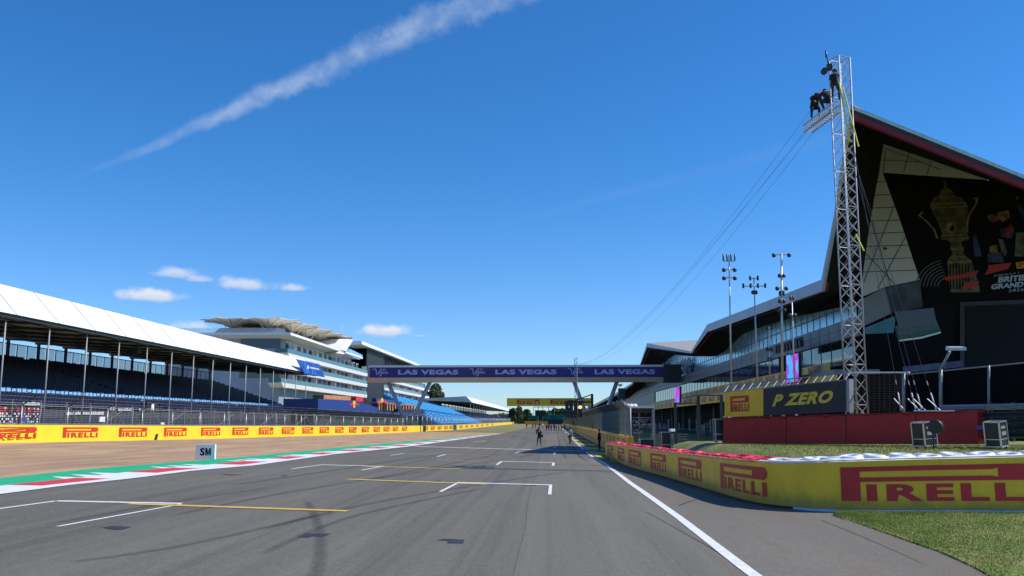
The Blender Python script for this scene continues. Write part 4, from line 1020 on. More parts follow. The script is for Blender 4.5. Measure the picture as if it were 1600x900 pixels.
for i in range(len(E)-1):
    fa.slab([EB[i], EB[i+1], E[i+1], E[i]], (.25, 0, 0))
    if i >= 4:   # refine soffit so it follows the glass top
        n = 6
        for k in range(n):
            a = EB[i].lerp(EB[i+1], k/n); b = EB[i].lerp(EB[i+1], (k+1)/n)
            ia = INN[i].lerp(INN[i+1], k/n) if i == 4 else Vector((WX, a.y, zglass(a.y))); ib = INN[i].lerp(INN[i+1], (k+1)/n) if i == 4 else Vector((WX, b.y, zglass(b.y)))
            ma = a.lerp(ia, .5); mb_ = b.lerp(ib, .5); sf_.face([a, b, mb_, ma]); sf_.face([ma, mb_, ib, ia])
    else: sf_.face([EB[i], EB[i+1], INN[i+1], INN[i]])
    o = Vector((.35, 0, -.02)); q = .14
    rs.face([EB[i].lerp(INN[i], .08)+Vector((-.03, -.03, -.05)), EB[i+1].lerp(INN[i+1], .08)+Vector((-.03, -.03, -.05)), EB[i+1].lerp(INN[i+1], q)+Vector((-.03, -.03, -.05)), EB[i].lerp(INN[i], q)+Vector((-.03, -.03, -.05))])
    bk0 = 22 if i > 3 else 14
    if i > 3:
        a = E[i] if i > 4 else E[i].lerp(E[i+1], clamp((84-E[i].y)/(E[i+1].y-E[i].y), 0, 1)); tp_.face([a+Vector((.1, 0, 0)), E[i+1]+Vector((.1, 0, 0)), E[i+1]+Vector((26, 0, 1.5)), a+Vector((26, 0, 1.5))])
fa.build('roof_fascia', FASC, pb); rs.build('red_edge_stripe', REDS, pb)
# prow end edge: from the peak towards the right
PK = E[0]; ER = onY(1600, 274, PK.y); dE = (ER-PK); ERR = PK+dE*1.7
def end_band(d0, d1, yo, m_, nm):   # offset down along the band
    a = PK-Vector((0, 0, d0)); b = ERR-Vector((0, 0, d0)); c = ERR-Vector((0, 0, d1)); d = PK-Vector((0, 0, d1))
    MB().slab([p+Vector((0, yo, 0)) for p in (a, b, c, d)], (0, .2, 0)).build(nm, m_, pb)
pm = (onY(1400, 300, PK.y).z-onY(1400, 310, PK.y).z)/10
end_band(0, 5*pm, 0, mat('white_roof_edge', (.5, .56, .55), .5), 'roof_edge_trim')
end_band(5*pm, 11*pm, .04, mat('dark_green_fascia', (.015, .03, .028), .6), 'end_fascia'); end_band(11*pm, 21*pm, .06, mat('end_red_band', (.20, .008, .014), .6), 'end_red_band')
# end soffit down to the end wall
S0 = PK-Vector((0, 0, 21*pm)); S1 = ERR-Vector((0, 0, 21*pm)); apex = C_[0]; R1 = onY(1543, 281, WY); R2 = onY(1760, 352, WY)
sf_.face([S0, S0.lerp(S1, .45), R1, apex]); sf_.face([S0.lerp(S1, .45), S1, R2, R1])
o = Vector((0, -.05, -.03)); rs = MB()
def on_s(u, v): return S0.lerp(S1, u).lerp(apex.lerp(R2, u), v)+o
rs.face([on_s(.02, .04), on_s(1, .04), on_s(1, .24), on_s(.02, .14)]); rs.build('red_soffit_stripe', REDS, pb)
w_ = MB(); w_.face([onY(a, b, WY-3.5) for a, b in ((1428, 234), (1450, 238), (1596, 282), (1596, 286), (1570, 284), (1500, 262))]); w_.build('white_sliver_trim', PANEL, pb)
UP = Vector((0, 0, .02)); tp_.face([PK+UP, ERR+UP, CAM+(ERR-CAM)*1.35+Vector((2, 0, -1)), CAM+(PK-CAM)*1.35+Vector((2, 0, -1))])
e84 = E[4].lerp(E[5], clamp((84-E[4].y)/(E[5].y-E[4].y), 0, 1)); q0 = PK+Vector((.3, 0, 0)); back = CAM+(PK-CAM)*1.35+Vector((2, 0, -1))
for i in range(4): tp_.face([E[i]+Vector((.27, 0, 0)), E[i+1]+Vector((.27, 0, 0)), back])

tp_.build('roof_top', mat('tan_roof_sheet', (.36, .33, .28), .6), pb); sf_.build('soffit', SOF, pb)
# body
b = MB(); b.box((WX+.15, WY+.1, -.3), (WX+40, 640, zlb)); b.slab([(WX+.15, WY+.1, zlb), (WX+44, WY+.1, zlb), (WX+44, WY+.1, R2.z), (R1.x, WY+.1, R1.z), (apex.x, WY+.1, apex.z), (C_[4].x, WY+.1, C_[4].z), (WX+.15, WY+.1, zglass(84))], (0, 8, 0))
b.slab([(WX+.15, WY+8, zlb), (WX+.15, 640, zlb), (WX+.15, 640, zlb+4)]+[(WX+.15, y, z-.15) for y, z in reversed(gt)], (25, 0, 0)); b.build('body', GRAPH, pb)
# spandrels, glazing
MB().slab([(WX-.4, WY, zlt), (WX-.4, 640, zlt), (WX-.4, 640, zub), (WX-.4, WY, zub)], (.5, 0, 0)).build('spandrel', SPAN, pb)
sm_ = MB()
for k in range(60): y = WY+1+k*3.2; sm_.box((WX-.42, y, zlt), (WX-.395, y+.05, zub))
sm_.box((WX-.42, WY, (zlt+zub)/2), (WX-.395, 300, (zlt+zub)/2+.04)); sm_.build('spandrel_joints', SEAM, pb)
ug = MB(); mu = MB(); y = WY
while y < 330:
    y2 = y+2.3; ug.face([(WX-.02, y, zub), (WX-.02, y2, zub), (WX-.02, y2, max(zub+.05, zglass(y2))), (WX-.02, y, max(zub+.05, zglass(y)))]); mu.box((WX-.06, y-.04, zub), (WX-.03, y+.04, max(zub+.1, zglass(y)))); y = y2
    
mu.box((WX-.1, WY, zub+1.25), (WX-.03, 225, zub+1.33)); ug.build('upper_glazing', BGLASS, pb); mu.build('mullions', DARK, pb)
lgz = MB(); y = WY+1
lm = MB()
while y < 245:
    if not (104 < y < 112): lgz.face([(WX-.10, y+.06, zlb), (WX-.10, y+3.4, zlb), (WX-.10, y+3.4, zlt), (WX-.10, y+.06, zlt)])
    lm.box((WX-.14, y-.04, zlb), (WX-.05, y+.04, zlt)); y += 3.46
lgz.build('lower_glazing', LGLASS, pb); lm.build('lower_mullions', DARK, pb)
MB().box((WX-.25, 245, zlb-.2), (WX+.1, 640, zub-.02)).build('far_grey_block', SPAN, pb)
zb0 = onX(1128, 628, 25).z; zb1 = onX(1128, 613.5, 25).z
MB().box((25.02, WY-2, zb1+.02), (WX+1, 640, zlb-.02)).build('canopy_slab', SPAN, pb)
MB().box((24.98, WY-2, zb0), (25.3, 640, zb1)).build('canopy_banner', YELN, pb)
m = MB(); y = 88.
PB_ = Path([(24.95, 300, zb0, zb1), (24.95, 85, zb0, zb1)]); s = 8
while s < 210: logo_on(m, PB_, s, 4.2, .2, .85, .0); s += 7
m.build('banner_lettering', REDN, pb)
yb_ = MB(); z0 = zlb+.02
yb_.box((WX-1.4, 88, z0), (WX-1.3, 190, z0+1.0)); yb_.build('balcony_banner', YELN, pb)
m = MB(); PB2 = Path([(WX-1.43, 190, z0, z0+1.), (WX-1.43, 88, z0, z0+1.)]); s = 2
while s < 96: logo_on(m, PB2, s, 4.2, .18, .85, .0); s += 6.2
m.build('balcony_lettering', REDN, pb)
gr = MB()
for k in range(38):
    y = 86+k*6.
    if k % 3 == 0: MB().box((WX-.2, y, -.3), (WX+.1, y+.5, zb0-.1)).build('garage_pier', mat('garage_grey', (.10, .11, .12), .6), pb)
gs_ = MB()
for k in range(70):
    y = 86.8+k*3.; 
    if random.random() < .7: gs_.box((WX-.05, y, random.uniform(-.2, .4)), (WX+.12, y+random.uniform(.4, 2), random.uniform(.8, 2.6)))
gs_.build('garage_fittings', mat('mid_blue_grey', (.09, .12, .18), .5, c2=(.30, .32, .34), vscale=.4), pb, kind='stuff')
# building name in dark letters
nm = MB(); a = cx(1080, 572); b_ = cx(1036, 572); y0 = cx(1034.5, 590, WX-.6).y; y1 = cx(1080, 590, WX-.6).y
text_on(nm, 'Silverstone', (WX-.6, y0, zub+.1), (0, y1-y0, 0), (0, 0, 4.6), bold=.03); nm.build('name_lettering', mat('pale_purple_letter', (.12, .12, .22), .5), pb)
# end wall panels
def EWp(pts, yo, m_, name_, th=.05): return MB().slab([onY(a, b, WY-yo) for a, b in pts], (0, th, 0)).build(name_, m_, pb)
EWp([(1381, 224), (1461, 251), (1543, 281), (1379, 269.5), (1409, 352), (1437, 437), (1384, 448), (1349, 463), (1346, 445), (1356, 372), (1367, 305)], .12, PANEL, 'pale_end_panels')
EWp([(1342, 470), (1383, 449), (1392, 490), (1353, 508), (1340, 512)], .12, SPAN, 'corner_spandrel')
sm_ = MB()
for a, b in (((1370, 285), (1384, 284)), ((1366, 305), (1391, 304)), ((1362, 325), (1399, 324)), ((1360, 345), (1406, 344)), ((1358, 365), (1413, 363)), ((1354, 385), (1420, 383)), ((1352, 405), (1426, 403)), ((1349, 425), (1433, 422)), ((1378, 250), (1440, 253)), ((1420, 240), (1412, 270)), ((1455, 252), (1448, 274)), ((1352, 395), (1400, 446)), ((1362, 345), (1392, 447)), ((1398, 320), (1350, 440)), ((1415, 370), (1372, 450)), ((1383, 232), (1470, 265)), ((1384, 235), (1380, 269))):
    sm_.tube(onY(*a, WY-.14), onY(*b, WY-.14), .035, 4)
sm_.build('panel_seams', SEAM, pb); EWp([(1380, 386.5), (1386, 386.5), (1386, 390), (1380, 390)], .2, BLK, 'wall_lamp')
POST = mat('poster_black', (.005, .005, .007), .85, spec=.12)
EWp([(1379, 271), (1543, 283), (1760, 300), (1760, 466), (1500, 470), (1442, 480), (1437, 437), (1409, 353)], .10, POST, 'poster')
EWp([(1384, 449), (1437, 438), (1442, 480), (1392, 489)], .14, mat('smoky_blue_print', (.05, .07, .10), .5, c2=(.015, .02, .03), vscale=.35), 'poster_corner')
GOLD = mat('dull_gold_print', (.10, .085, .04), .5, c2=(.035, .03, .018), vscale=1.6); GOLD2 = mat('light_gold_print', (.20, .17, .09), .5, c2=(.09, .075, .04), vscale=2)
def flat(mb, pts, yo): mb.face([onY(a, b, WY-yo) for a, b in pts])
def zx(u, v): return (1380+u/4.286, 270+v/4.286)
def sym(prof, cxv=400, lean=.12):   # profile (halfwidth, v) in zoomed coordinates
    L = [zx(cxv+(v-250)*lean-hw_, v) for hw_, v in prof]; Rr = [zx(cxv+(v-250)*lean+hw_, v) for hw_, v in reversed(prof)]; return L, Rr
gm = MB(); g2 = MB()
prof = [(3, 50), (12, 75), (8, 98), (38, 118), (52, 150), (95, 165), (112, 195), (128, 215), (120, 260), (100, 320), (86, 370), (84, 410), (94, 430), (88, 448), (42, 458), (34, 480), (46, 505), (34, 540), (60, 565), (82, 590), (92, 680), (100, 770), (98, 800)]
for (h0, v0), (h1, v1) in zip(prof, prof[1:]):
    c0 = 408+(v0-50)*.19; c1 = 408+(v1-50)*.19
    flat(gm, [zx(c0-h0, v0), zx(c0+h0, v0), zx(c1+h1, v1), zx(c1-h1, v1)], .17)
for v, hw_, th in ((155, 55, 8), (200, 118, 12), (228, 122, 6), (412, 86, 10), (436, 92, 8), (455, 44, 6), (506, 40, 10), (560, 50, 6), (592, 84, 9), (300, 100, 4), (120, 36, 6)):
    c0 = 408+(v-50)*.19; flat(g2, [zx(c0-hw_, v+hw_*.05), zx(c0+hw_, v-hw_*.05), zx(c0+hw_, v+th-hw_*.05), zx(c0-hw_, v+th+hw_*.05)], .20)
for (cu, cv_, rr) in ((450, 368, 36),): flat(g2, [zx(cu+rr*math.cos(t*.5236), cv_+rr*math.sin(t*.5236)) for t in range(12)], .20)
for pts in ([(262, 262), (240, 285), (290, 325), (340, 380), (362, 440)], [(600, 175), (628, 165), (622, 210), (580, 270), (562, 330), (560, 400)]):
    for (a, b), (c, d) in zip(pts, pts[1:]): flat(g2, [zx(a-7, b), zx(a+9, b), zx(c+9, d), zx(c-7, d)], .20)
gm.build('poster_cup', GOLD, pb); g2.build('poster_cup_highlights', GOLD2, pb)
g3 = MB(); flat(g3, [zx(450, 372), zx(462, 345), zx(478, 365), zx(470, 390), zx(446, 392)], .22)
for k in range(7): flat(g3, [zx(446+k*20, 610), zx(452+k*20, 610), zx(456+k*21, 780), zx(448+k*21, 780)], .22)
g3.build('poster_cup_shading', POST, pb)
g4 = MB()
for k in range(7):
    r_ = 70+k*22; P = [(440-r_*math.cos(t*.26)*1.1, 760-r_*math.sin(t*.26)*.9) for t in range(0, 6)]
    for (a, b), (c, d) in zip(P, P[1:]): flat(g4, [zx(a, b), zx(a+7, b+4), zx(c+7, d+5), zx(c, d)], .16)
g4.build('poster_swirl', mat('faint_grey_print', (.06, .065, .08), .5), pb)
g5 = MB()
for pts in ([(705, 618), (862, 602), (835, 645), (680, 684), (700, 645)], [(545, 735), (645, 726), (625, 765), (523, 783)], [(400, 700), (600, 665), (640, 650), (620, 690), (420, 722)]): flat(g5, [zx(*p) for p in pts], .24)
g5.build('poster_red_emblem', mat('poster_red', (.34, .012, .012), .5), pb)
g6 = {}
def patch(colr, pts): g6.setdefault(colr, MB()); flat(g6[colr], [zx(*p) for p in pts], .18+.01*len(g6))
for colr, pts in (('blue_print', [(600, 430), (622, 410), (640, 470), (660, 560), (610, 560)]), ('blue_print', [(890, 215), (920, 205), (960, 290), (940, 310)]), ('blue_print', [(700, 540), (790, 530), (810, 600), (700, 600)]), ('blue_print', [(780, 380), (850, 350), (880, 400), (860, 440), (790, 430)]),
                  ('tan_print', [(700, 285), (730, 275), (760, 295), (740, 330), (705, 315)]), ('tan_print', [(712, 490), (760, 480), (768, 530), (735, 550), (712, 530)]), ('tan_print', [(888, 155), (905, 160), (902, 180), (888, 180)]), ('tan_print', [(765, 265), (840, 250), (850, 300), (800, 330), (760, 300)]),
                  ('grey_print', [(770, 440), (800, 445), (830, 530), (815, 560), (790, 520)]), ('grey_print', [(890, 400), (960, 395), (980, 560), (880, 560)]), ('crimson_print', [(800, 400), (860, 340), (876, 380), (830, 440)]), ('crimson_print', [(735, 300), (770, 290), (775, 320), (745, 330)])): patch(colr, pts)
for k, v in (('blue_print', (.02, .05, .16)), ('tan_print', (.20, .12, .07)), ('grey_print', (.11, .12, .14)), ('crimson_print', (.28, .04, .05))): g6[k].build('poster_'+k, mat(k, v, .5, c2=tuple(x*.35 for x in v), vscale=2.2), pb)
EWp([(1587, 410), (1660, 401), (1662, 412), (1589, 420)], .3, mat('poster_yellow', (.35, .24, .01), .5), 'poster_yellow_tag')
PLIL = mat('poster_lilac_print', (.30, .36, .52), .5)
def etext(s_, p0, p1, h, yo=.32, m_=PLIL, name_='poster_lettering', **k):
    a = onY(*p0, WY-yo); b = onY(*p1, WY-yo); c = onY(p0[0]+h*.18, p0[1]-h, WY-yo); q = MB(); text_on(q, s_, a, b-a, c-a, **k); q.build(name_, m_, pb)
etext('BRITISH', (1559, 442), (1613, 437), 9.5, bold=.05); etext('GRAND PRIX', (1548, 452.5), (1634, 445), 8.5, bold=.05); etext('2026', (1576, 456.5), (1599, 454.5), 4.6, bold=.01, space=1.3)
etext('PIRELLI', (1592, 417.5), (1655, 410), 6.5, m_=REDN, yo=.36, bold=.04); etext('FORMULA 1', (1553, 432.5), (1592, 427.5), 2.6, bold=.0)
# lower end wall: reflecting window, dark video screen, banners
EWp([(1397, 487), (1459, 481), (1463, 503), (1405, 513.5)], .2, mat('brown_tinted_pane', (.075, .065, .06), .12, .2), 'end_window')
EWp([(1399, 509), (1463, 500), (1470, 517), (1405, 531)], .15, mat('brown_pane_lower', (.06, .055, .05), .12, .2), 'end_window_lower')
EWp([(1403, 527), (1420, 522), (1469, 512), (1469, 517.5), (1440, 525), (1405, 530)], .24, mat('painted_green_reflection', (.01, .09, .035), .4), 'end_window_green_reflection'); EWp([(1405, 531), (1440, 526), (1470, 518), (1470, 520.5), (1440, 529), (1406, 533.5)], .26, WHITE, 'end_window_sill')  # green band is a reflection painted over the panes as flat colour
EWp([(1352, 512), (1397, 494), (1399, 500), (1396, 520), (1352, 522)], .14, LGLASS, 'corner_glazing')
EWp([(1350, 524), (1403, 520), (1410, 640), (1350, 640)], .14, POST, 'dark_cladding')
EWp([(1500, 472), (1760, 462), (1760, 580), (1500, 582)], .2, BLK, 'video_screen_surround'); EWp([(1509, 478), (1750, 470), (1750, 572), (1509, 574)], .3, mat('switched_off_screen', (.006, .007, .012), .7, spec=.2), 'video_screen')
EWp([(1410, 573), (1505, 563), (1506, 573), (1412, 583)], .3, mat('dim_blue_banner', (.03, .045, .13), .5, c2=(.07, .09, .18), vscale=1.2), 'low_blue_banner')
# LED screens on the pit building
def led(label, pts, X):
    t = thing('led_screen', label, 'screen', tuple(onX(*pts[3], X)), 'vertical screens on the pit building'); MB().slab([onX(a, b, X) for a, b in pts], (.3, 0, 0)).build('housing', BLK, t)
    mt = MATS.get('led')
    if not mt:
        mt = bpy.data.materials.new('lit_screen'); mt.use_nodes = True; q = NT(mt.node_tree); pbn = mt.node_tree.nodes['Principled BSDF']; tcn = q.n('ShaderNodeTexCoord'); f = q.noise(tcn.outputs['Object'], .9, 4); f2 = q.noise(tcn.outputs['Object'], .45, 2)
        c = q.mix(q.sstep(f, .4, .55), (.03, .06, .6), (.7, .03, .55)); c = q.mix(q.sstep(f2, .52, .62), c, (.03, .4, .8)); q.link(c, pbn.inputs['Base Color']); q.link(c, pbn.inputs['Emission Color']); pbn.inputs['Emission Strength'].default_value = .9; MATS['led'] = mt
    q = [onX(a, b, X-.02) for a, b in pts]; c = sum(q, Vector())/4; MB().face([p.lerp(c, .04) for p in q]).build('display', mt, t)
led('larger magenta and blue vertical screen behind the masts', [(1228, 555), (1248, 551), (1248, 596), (1228, 600)], 24)
led('smaller magenta and blue vertical screen above the pit fence', [(1054, 605), (1062, 603.5), (1062, 629), (1054, 630)], 23)
# ------------------------------------------------------------------ red wall, board, fences on the bank
WD = (WB-WA); WDn = Vector((WD.x, WD.y, 0)).normalized(); WN = Vector((WDn.y, -WDn.x, 0))  # towards camera
def wp(px, X0=WA, d=0):   # point on red wall plan line for pixel column
    r = ray(px, 600); a = X0+WN*d; den = r.x*WDn.y-r.y*WDn.x; t = (a.x*WDn.y-a.y*WDn.x)/den; return Vector((r.x*t, r.y*t, 0))
def wq(px, py, d=0):
    r = ray(px, py); a = WA+WN*d; den = r.x*WDn.y-r.y*WDn.x; t = (a.x*WDn.y-a.y*WDn.x)/den; return CAM+r*t
rw = thing('red_wall', 'long dark red wall on the grass bank below the tyre-brand board', 'wall', tuple(wq(1300, 690)))
rw['label'] = 'long dark red wall on the grass bank under the dark lettered board'
MB().slab([wq(1130, 694), wq(1528, 694), wq(1528, 640.5), wq(1130, 652.5)], -WN*.5).build('wall', REDWALL, rw)
MB().slab([wq(1428, 642.6, .03), wq(1491, 642.6, .03), wq(1491, 641, .03), wq(1428, 641, .03)], WN*.04).build('white_edge', WHITE, rw)
MB().slab([wq(1321, 693, .012), wq(1322, 693, .012), wq(1322, 647.5, .012), wq(1321, 647.5, .012)], WN*.01).build('joint', BLK, rw)
zb_ = thing('lettered_board', 'long board above the red wall, yellow left end and dark part reading P ZERO', 'sign', tuple(wq(1230, 646)))
MB().slab([wq(1132, 651.5, -.1), wq(1192.5, 649.4, -.1), wq(1192.5, 607.4, -.1), wq(1132, 613.5, -.1)], -WN*.2).build('yellow_panel', YELN, zb_)
MB().slab([wq(1192.8, 649.4, -.1), wq(1322, 643, -.1), wq(1322, 594, -.1), wq(1192.8, 607.4, -.1)], -WN*.2).build('dark_panel', mat('charcoal_panel', (.022, .023, .026), .6), zb_)
MB().slab([wq(1322.3, 643.5, -.08), wq(1327, 644, -.08), wq(1327, 592, -.08), wq(1322.3, 593, -.08)], -WN*.3).build('end_post', GREYM, zb_)
a = wq(1141, 643.8, -.07); b = wq(1170, 642.4, -.07); c = wq(1141, 619.5, -.07); m = MB(); put2d(m, LOGO[0], LOGO[1], lambda u, v: a+(b-a)*u+(c-a)*v); m.build('red_lettering', REDN, zb_)
a = wq(1206, 635.5, -.07); b = wq(1300, 629.5, -.07); c = wq(1208.5, 616.5, -.07); m = MB(); text_on(m, 'P ZERO', a, b-a, (c-a)*1.0, bold=.05, shear=.25, space=1.1); m.build('yellow_lettering', mat('gold_yellow_print', (.70, .48, .04), .5), zb_)
# leaning frames on top of the board
t = thing('ladder_truss', 'row of dark leaning frames standing along the top of the lettered board', 'frame', tuple(wq(1200, 610, -.8)))
m = MB()
for k in range(16):
    px = 1131+k*12.6; y0 = 613.5-(px-1132)*.103; m.tube(wq(px, y0, -.35), wq(px+8, y0-11, -1.6), .025, 5)
m.tube(wq(1131, 613, -.35), wq(1322, 593.5, -.35), .03, 5); m.tube(wq(1139, 602, -1.6), wq(1322, 583, -1.6), .03, 5); m.build('frames', GREYM, t)
# fence with grille right of board
t = thing('bank_fence', 'dark fence with horizontal wires, steel posts and black screening behind the red wall', 'fence', tuple(wq(1410, 640, -1)))
m = MB()
for k in range(22): y = 585+k*2.7; m.tube(wq(1331, y+.6, -1.2), wq(1411, y-.5, -1.2), .008, 3, cap=False)
for k in range(10): px = 1334+k*8; m.tube(wq(px, 645, -1.2), wq(px, 584, -1.2), .008, 3, cap=False)
m.build('wire_mesh', DARK, t)
for px, yt in ((1412, 583), (1470, 577.5), (1545, 571)): MB().tube(wq(px, 646, -1.2), wq(px, yt, -1.2), .07 if px < 1480 else .05, 8).build('post', GREYM, t)
MB().slab([wq(1418, 640, -1.4), wq(1800, 632, -1.4), wq(1800, 548, -1.4), wq(1418, 585, -1.4)], -WN*.03).build('black_screening', mat('black_screening', (.005, .005, .006), .9, spec=.1), t)
m = MB(); m.tube(wq(1412, 585.5, -1.25), wq(1800, 547, -1.25), .03, 6); m.build('top_rail', GREYM, t)
m = MB(); m.slab([wq(1328, 583, -1.1), wq(1420, 583, -1.1), wq(1420, 580.8, -1.1), wq(1328, 580.8, -1.1)], -WN*.08); m.build('white_bar', WHITE, t)
# guard rail at right
t = thing('guard_rail', 'stacked dark corrugated guard rails right of the red wall', 'guard rail', tuple(wq(1560, 680, -.5)))
for k in range(5):
    y = 633+k*11; m = MB()
    for j, (o_, dy) in enumerate(((0, 0), (.08, 2.5), (0, 5), (.08, 7.5))):
        o2, d2 = ((0, 0), (.08, 2.5), (0, 5), (.08, 7.5), (0, 9.6))[j+1]
        m.face([wq(1532 if k > 0 else 1470, y+dy+(0), -.4+o_), wq(1800, y+dy-8, -.4+o_), wq(1800, y+d2-8, -.4+o2), wq(1532 if k > 0 else 1470, y+d2, -.4+o2)])
    m.build('rail', mat('rail_grey', (.09, .095, .10), .45, .5) if k else STEEL, t)
m = MB()
for px in (1545, 1580, 1620, 1700): m.slab([wq(px, 690, -.6), wq(px+4, 690, -.6), wq(px+4, 628, -.6), wq(px, 628, -.6)], -WN*.1)
m.build('rail_post', DARK, t)
# floodlight on bracket
t = thing('floodlight', 'pale rectangular floodlight on an angled arm above the black fence', 'lamp', tuple(wq(1468, 578, -1)))
m = MB(); m.tube(wq(1468, 580, -1.1), wq(1484, 549, -1.0), .05, 6); m.build('arm', GREYM, t)
c = wq(1494, 544.5, -.9); MB().hexa([c+Vector(v) for v in ((-.30, -.2, -.09), (.30, -.2, -.09), (.30, .25, -.05), (-.30, .25, -.05))], [c+Vector(v) for v in ((-.30, -.2, .03), (.30, -.2, .03), (.28, .25, .10), (-.28, .25, .10))]).build('lamp_head', mat('lamp_grey', (.55, .57, .60), .4), t)
for k, px in enumerate((1228, 1430)):
    MB().tube(wq(px, 692, .012), wq(px+.6, 646, .012), .012, 4).build('panel_seam', mat('wall_seam', (.10, .01, .012), .7), rw)
m = MB(); P = [wq(1135+k*7, 652-k*.195+2.2*abs(math.sin(k*.9))+(3 if k % 9 == 4 else 0), .05) for k in range(54)]; m.line(P, .014, 4); m.build('draped_cable', BLK, rw)
# railing, people and kit along the pit lane
t = thing('pit_railing', 'long low grey railing with upright bars in front of the garages', 'railing', (22, 100, -.3)); m = MB(); y = 88
m.tube((21.5, 88, .85), (21.5, 260, .85), .03, 5).tube((21.5, 88, .0), (21.5, 260, .0), .03, 5)
while y < 260: m.tube((21.5, y, -.3), (21.5, y, .85), .018, 3, cap=False); y += .45
m.build('bars', GREYM, t)
for k, (y, lb, hh, cc) in enumerate(((96, 'blue wheeled tool chest by the garages, nearest the lettered board', 1.2, (.03, .08, .30)), (112, 'grey equipment cabinet by the garages beyond the blue chest', 1.5, (.25, .26, .28)), (131, 'dark red tool chest halfway along the garages', 1.2, (.30, .03, .03)), (156, 'pale grey cabinet near the far end of the garages', 1.6, (.5, .5, .5)))):
    t = thing('tool_chest', lb, 'cabinet', (25.5, y, -.3), 'cabinets by the garages'); mt = mat('chest_paint_'+('blue', 'grey', 'red', 'pale')[k], cc, .4); MB().box((25.1, y, -.1), (25.9, y+2.2, -.1+hh)).build('body', mt, t)
    for j in range(4): MB().box((25.06, y+.1, -.05+hh*j/4), (25.1, y+2.1, -.1+hh*(j+.85)/4)).build('drawer', mt, t)
    MB().tube((25.2, y+.2, -.2), (25.2, y+.3, -.2), .1, 8).tube((25.2, y+1.9, -.2), (25.2, y+2.0, -.2), .1, 8).build('castors', BLK, t)
t = thing('lane_fence', 'low dark mesh fence on posts crossing the sunlit grass behind the tyre barrier', 'fence', tuple(onY(1060, 690, 62))); m = MB()
for k in range(11):
    a = Vector((6.8+k*1.25, 63+k*1.4, 0)); a.z = gz(a.x, a.y); MB().tube(a, a+Vector((0, 0, 1.5)), .035, 5).build('post', DARK, t)
    if k < 10:
        b = Vector((6.8+(k+1)*1.25, 63+(k+1)*1.4, a.z))
        for h in (.1, .3, .5, .7, .9, 1.1, 1.3, 1.48): m.tube(a+Vector((0, 0, h)), b+Vector((0, 0, h)), .008, 3, cap=False)
        for j in range(12): q = a.lerp(b, j/12); m.tube(q, q+Vector((0, 0, 1.48)), .006, 3, cap=False)
m.build('wire_mesh', DARK, t)
# ------------------------------------------------------------------ truss tower with arm
TY = 42.
p0 = onY(1339, 650, TY); p1 = onY(1311.5, 92, TY); TX = (p0.x+p1.x)/2
ztop = p1.z; zg = 1.0
tw = thing('truss_tower', 'tall aluminium lattice tower with a short arm near its top', 'tower', (p0.x, TY, zg))
ang = R(24); hs_ = .33; top = Vector((p1.x, TY, ztop)); bot = Vector((p0.x, TY, zg))
cn = [Vector((hs_*(sx*math.cos(ang)-sy*math.sin(ang)), hs_*(sx*math.sin(ang)+sy*math.cos(ang)), 0)) for sx, sy in ((-1, -1), (1, -1), (1, 1), (-1, 1))]
for c in cn: MB().tube(bot+c, top+c, .034, 7).build('chord', ALU, tw)
H0 = (top-bot).length; n = 30
for k4 in range(4):
    a, b = cn[k4], cn[(k4+1) % 4]; m = MB()
    for k in range(n):
        q0 = bot.lerp(top, k/n); q1 = bot.lerp(top, (k+1)/n)
        m.tube(q0+a, q1+b, .013, 5).tube(q0+b, q1+a, .013, 5)
        if k % 3 == 0: m.tube(q0+a, q0+b, .018, 5)
    m.tube(top+a, top+b, .022, 5); m.build('bracing', ALU, tw)
arm0 = onY(1305, 163, TY); arm1 = CAM+(onY(1262, 200, TY)-CAM)*1.0
az = arm0.z; d = ray(1262, 196); t_ = (az-CAM.z)/d.z; armE = CAM+d*t_; arm0 = Vector((arm0.x, TY, az))
m = MB(); ad = (armE-arm0).normalized(); an = Vector((ad.y, -ad.x, 0))
rl = [(an*.22, 0), (-an*.22, 0), (an*.22, -.38), (-an*.22, -.38)]
for o, dz in rl: m.tube(arm0+o+Vector((0, 0, dz)), armE+o+Vector((0, 0, dz)), .03, 6)
na = 11; L_ = (armE-arm0).length
for k in range(na+1):
    q = arm0.lerp(armE, k/na); m.tube(q+an*.22, q-an*.22, .018, 5); m.tube(q+an*.22, q+an*.22+Vector((0, 0, -.38)), .016, 5); m.tube(q-an*.22, q-an*.22+Vector((0, 0, -.38)), .016, 5); m.tube(q+an*.22-Vector((0, 0, .38)), q-an*.22-Vector((0, 0, .38)), .016, 5)
    if k < na: q2 = arm0.lerp(armE, (k+1)/na); m.tube(q+an*.22, q2+an*.22+Vector((0, 0, -.38)), .014, 5); m.tube(q-an*.22, q2-an*.22+Vector((0, 0, -.38)), .014, 5)
m.build('arm', ALU, tw)
m = MB(); c = onY(1296, 108, TY); m.tube(c+Vector((-.25, -.12, -.1)), c+Vector((-.25, .12, -.1)), .15, 10); m.cbox(c+Vector((.0, 0, .1)), (.22, .2, .3)); m.tube(c, c+Vector((-.15, 0, .95)), .025, 5); m.tube(c+Vector((-.12, 0, .6)), c+Vector((-.12, 0, .85)), .05, 6); m.build('top_pulley', DARK, tw)
YS = mat('yellow_webbing', (.62, .62, .05), .6)
for i, (a, b) in enumerate((((1311, 128), (1328, 222)), ((1317, 136), (1341.5, 229)), ((1337, 366), (1350, 392)))):
    tag(MB().tube(onY(*a, TY-.5), onY(*b, TY-.5), .035, 5).build('ratchet_strap', YS), ('left upper yellow strap hanging from the tower top', 'right upper yellow strap slanting down beside the tower', 'short low yellow strap halfway down the tower')[i], 'strap', 'yellow straps on the tower')
WIRE = mat('dark_wire', (.03, .03, .035), .5, .3)
far = onY(898, 572, BY-6)
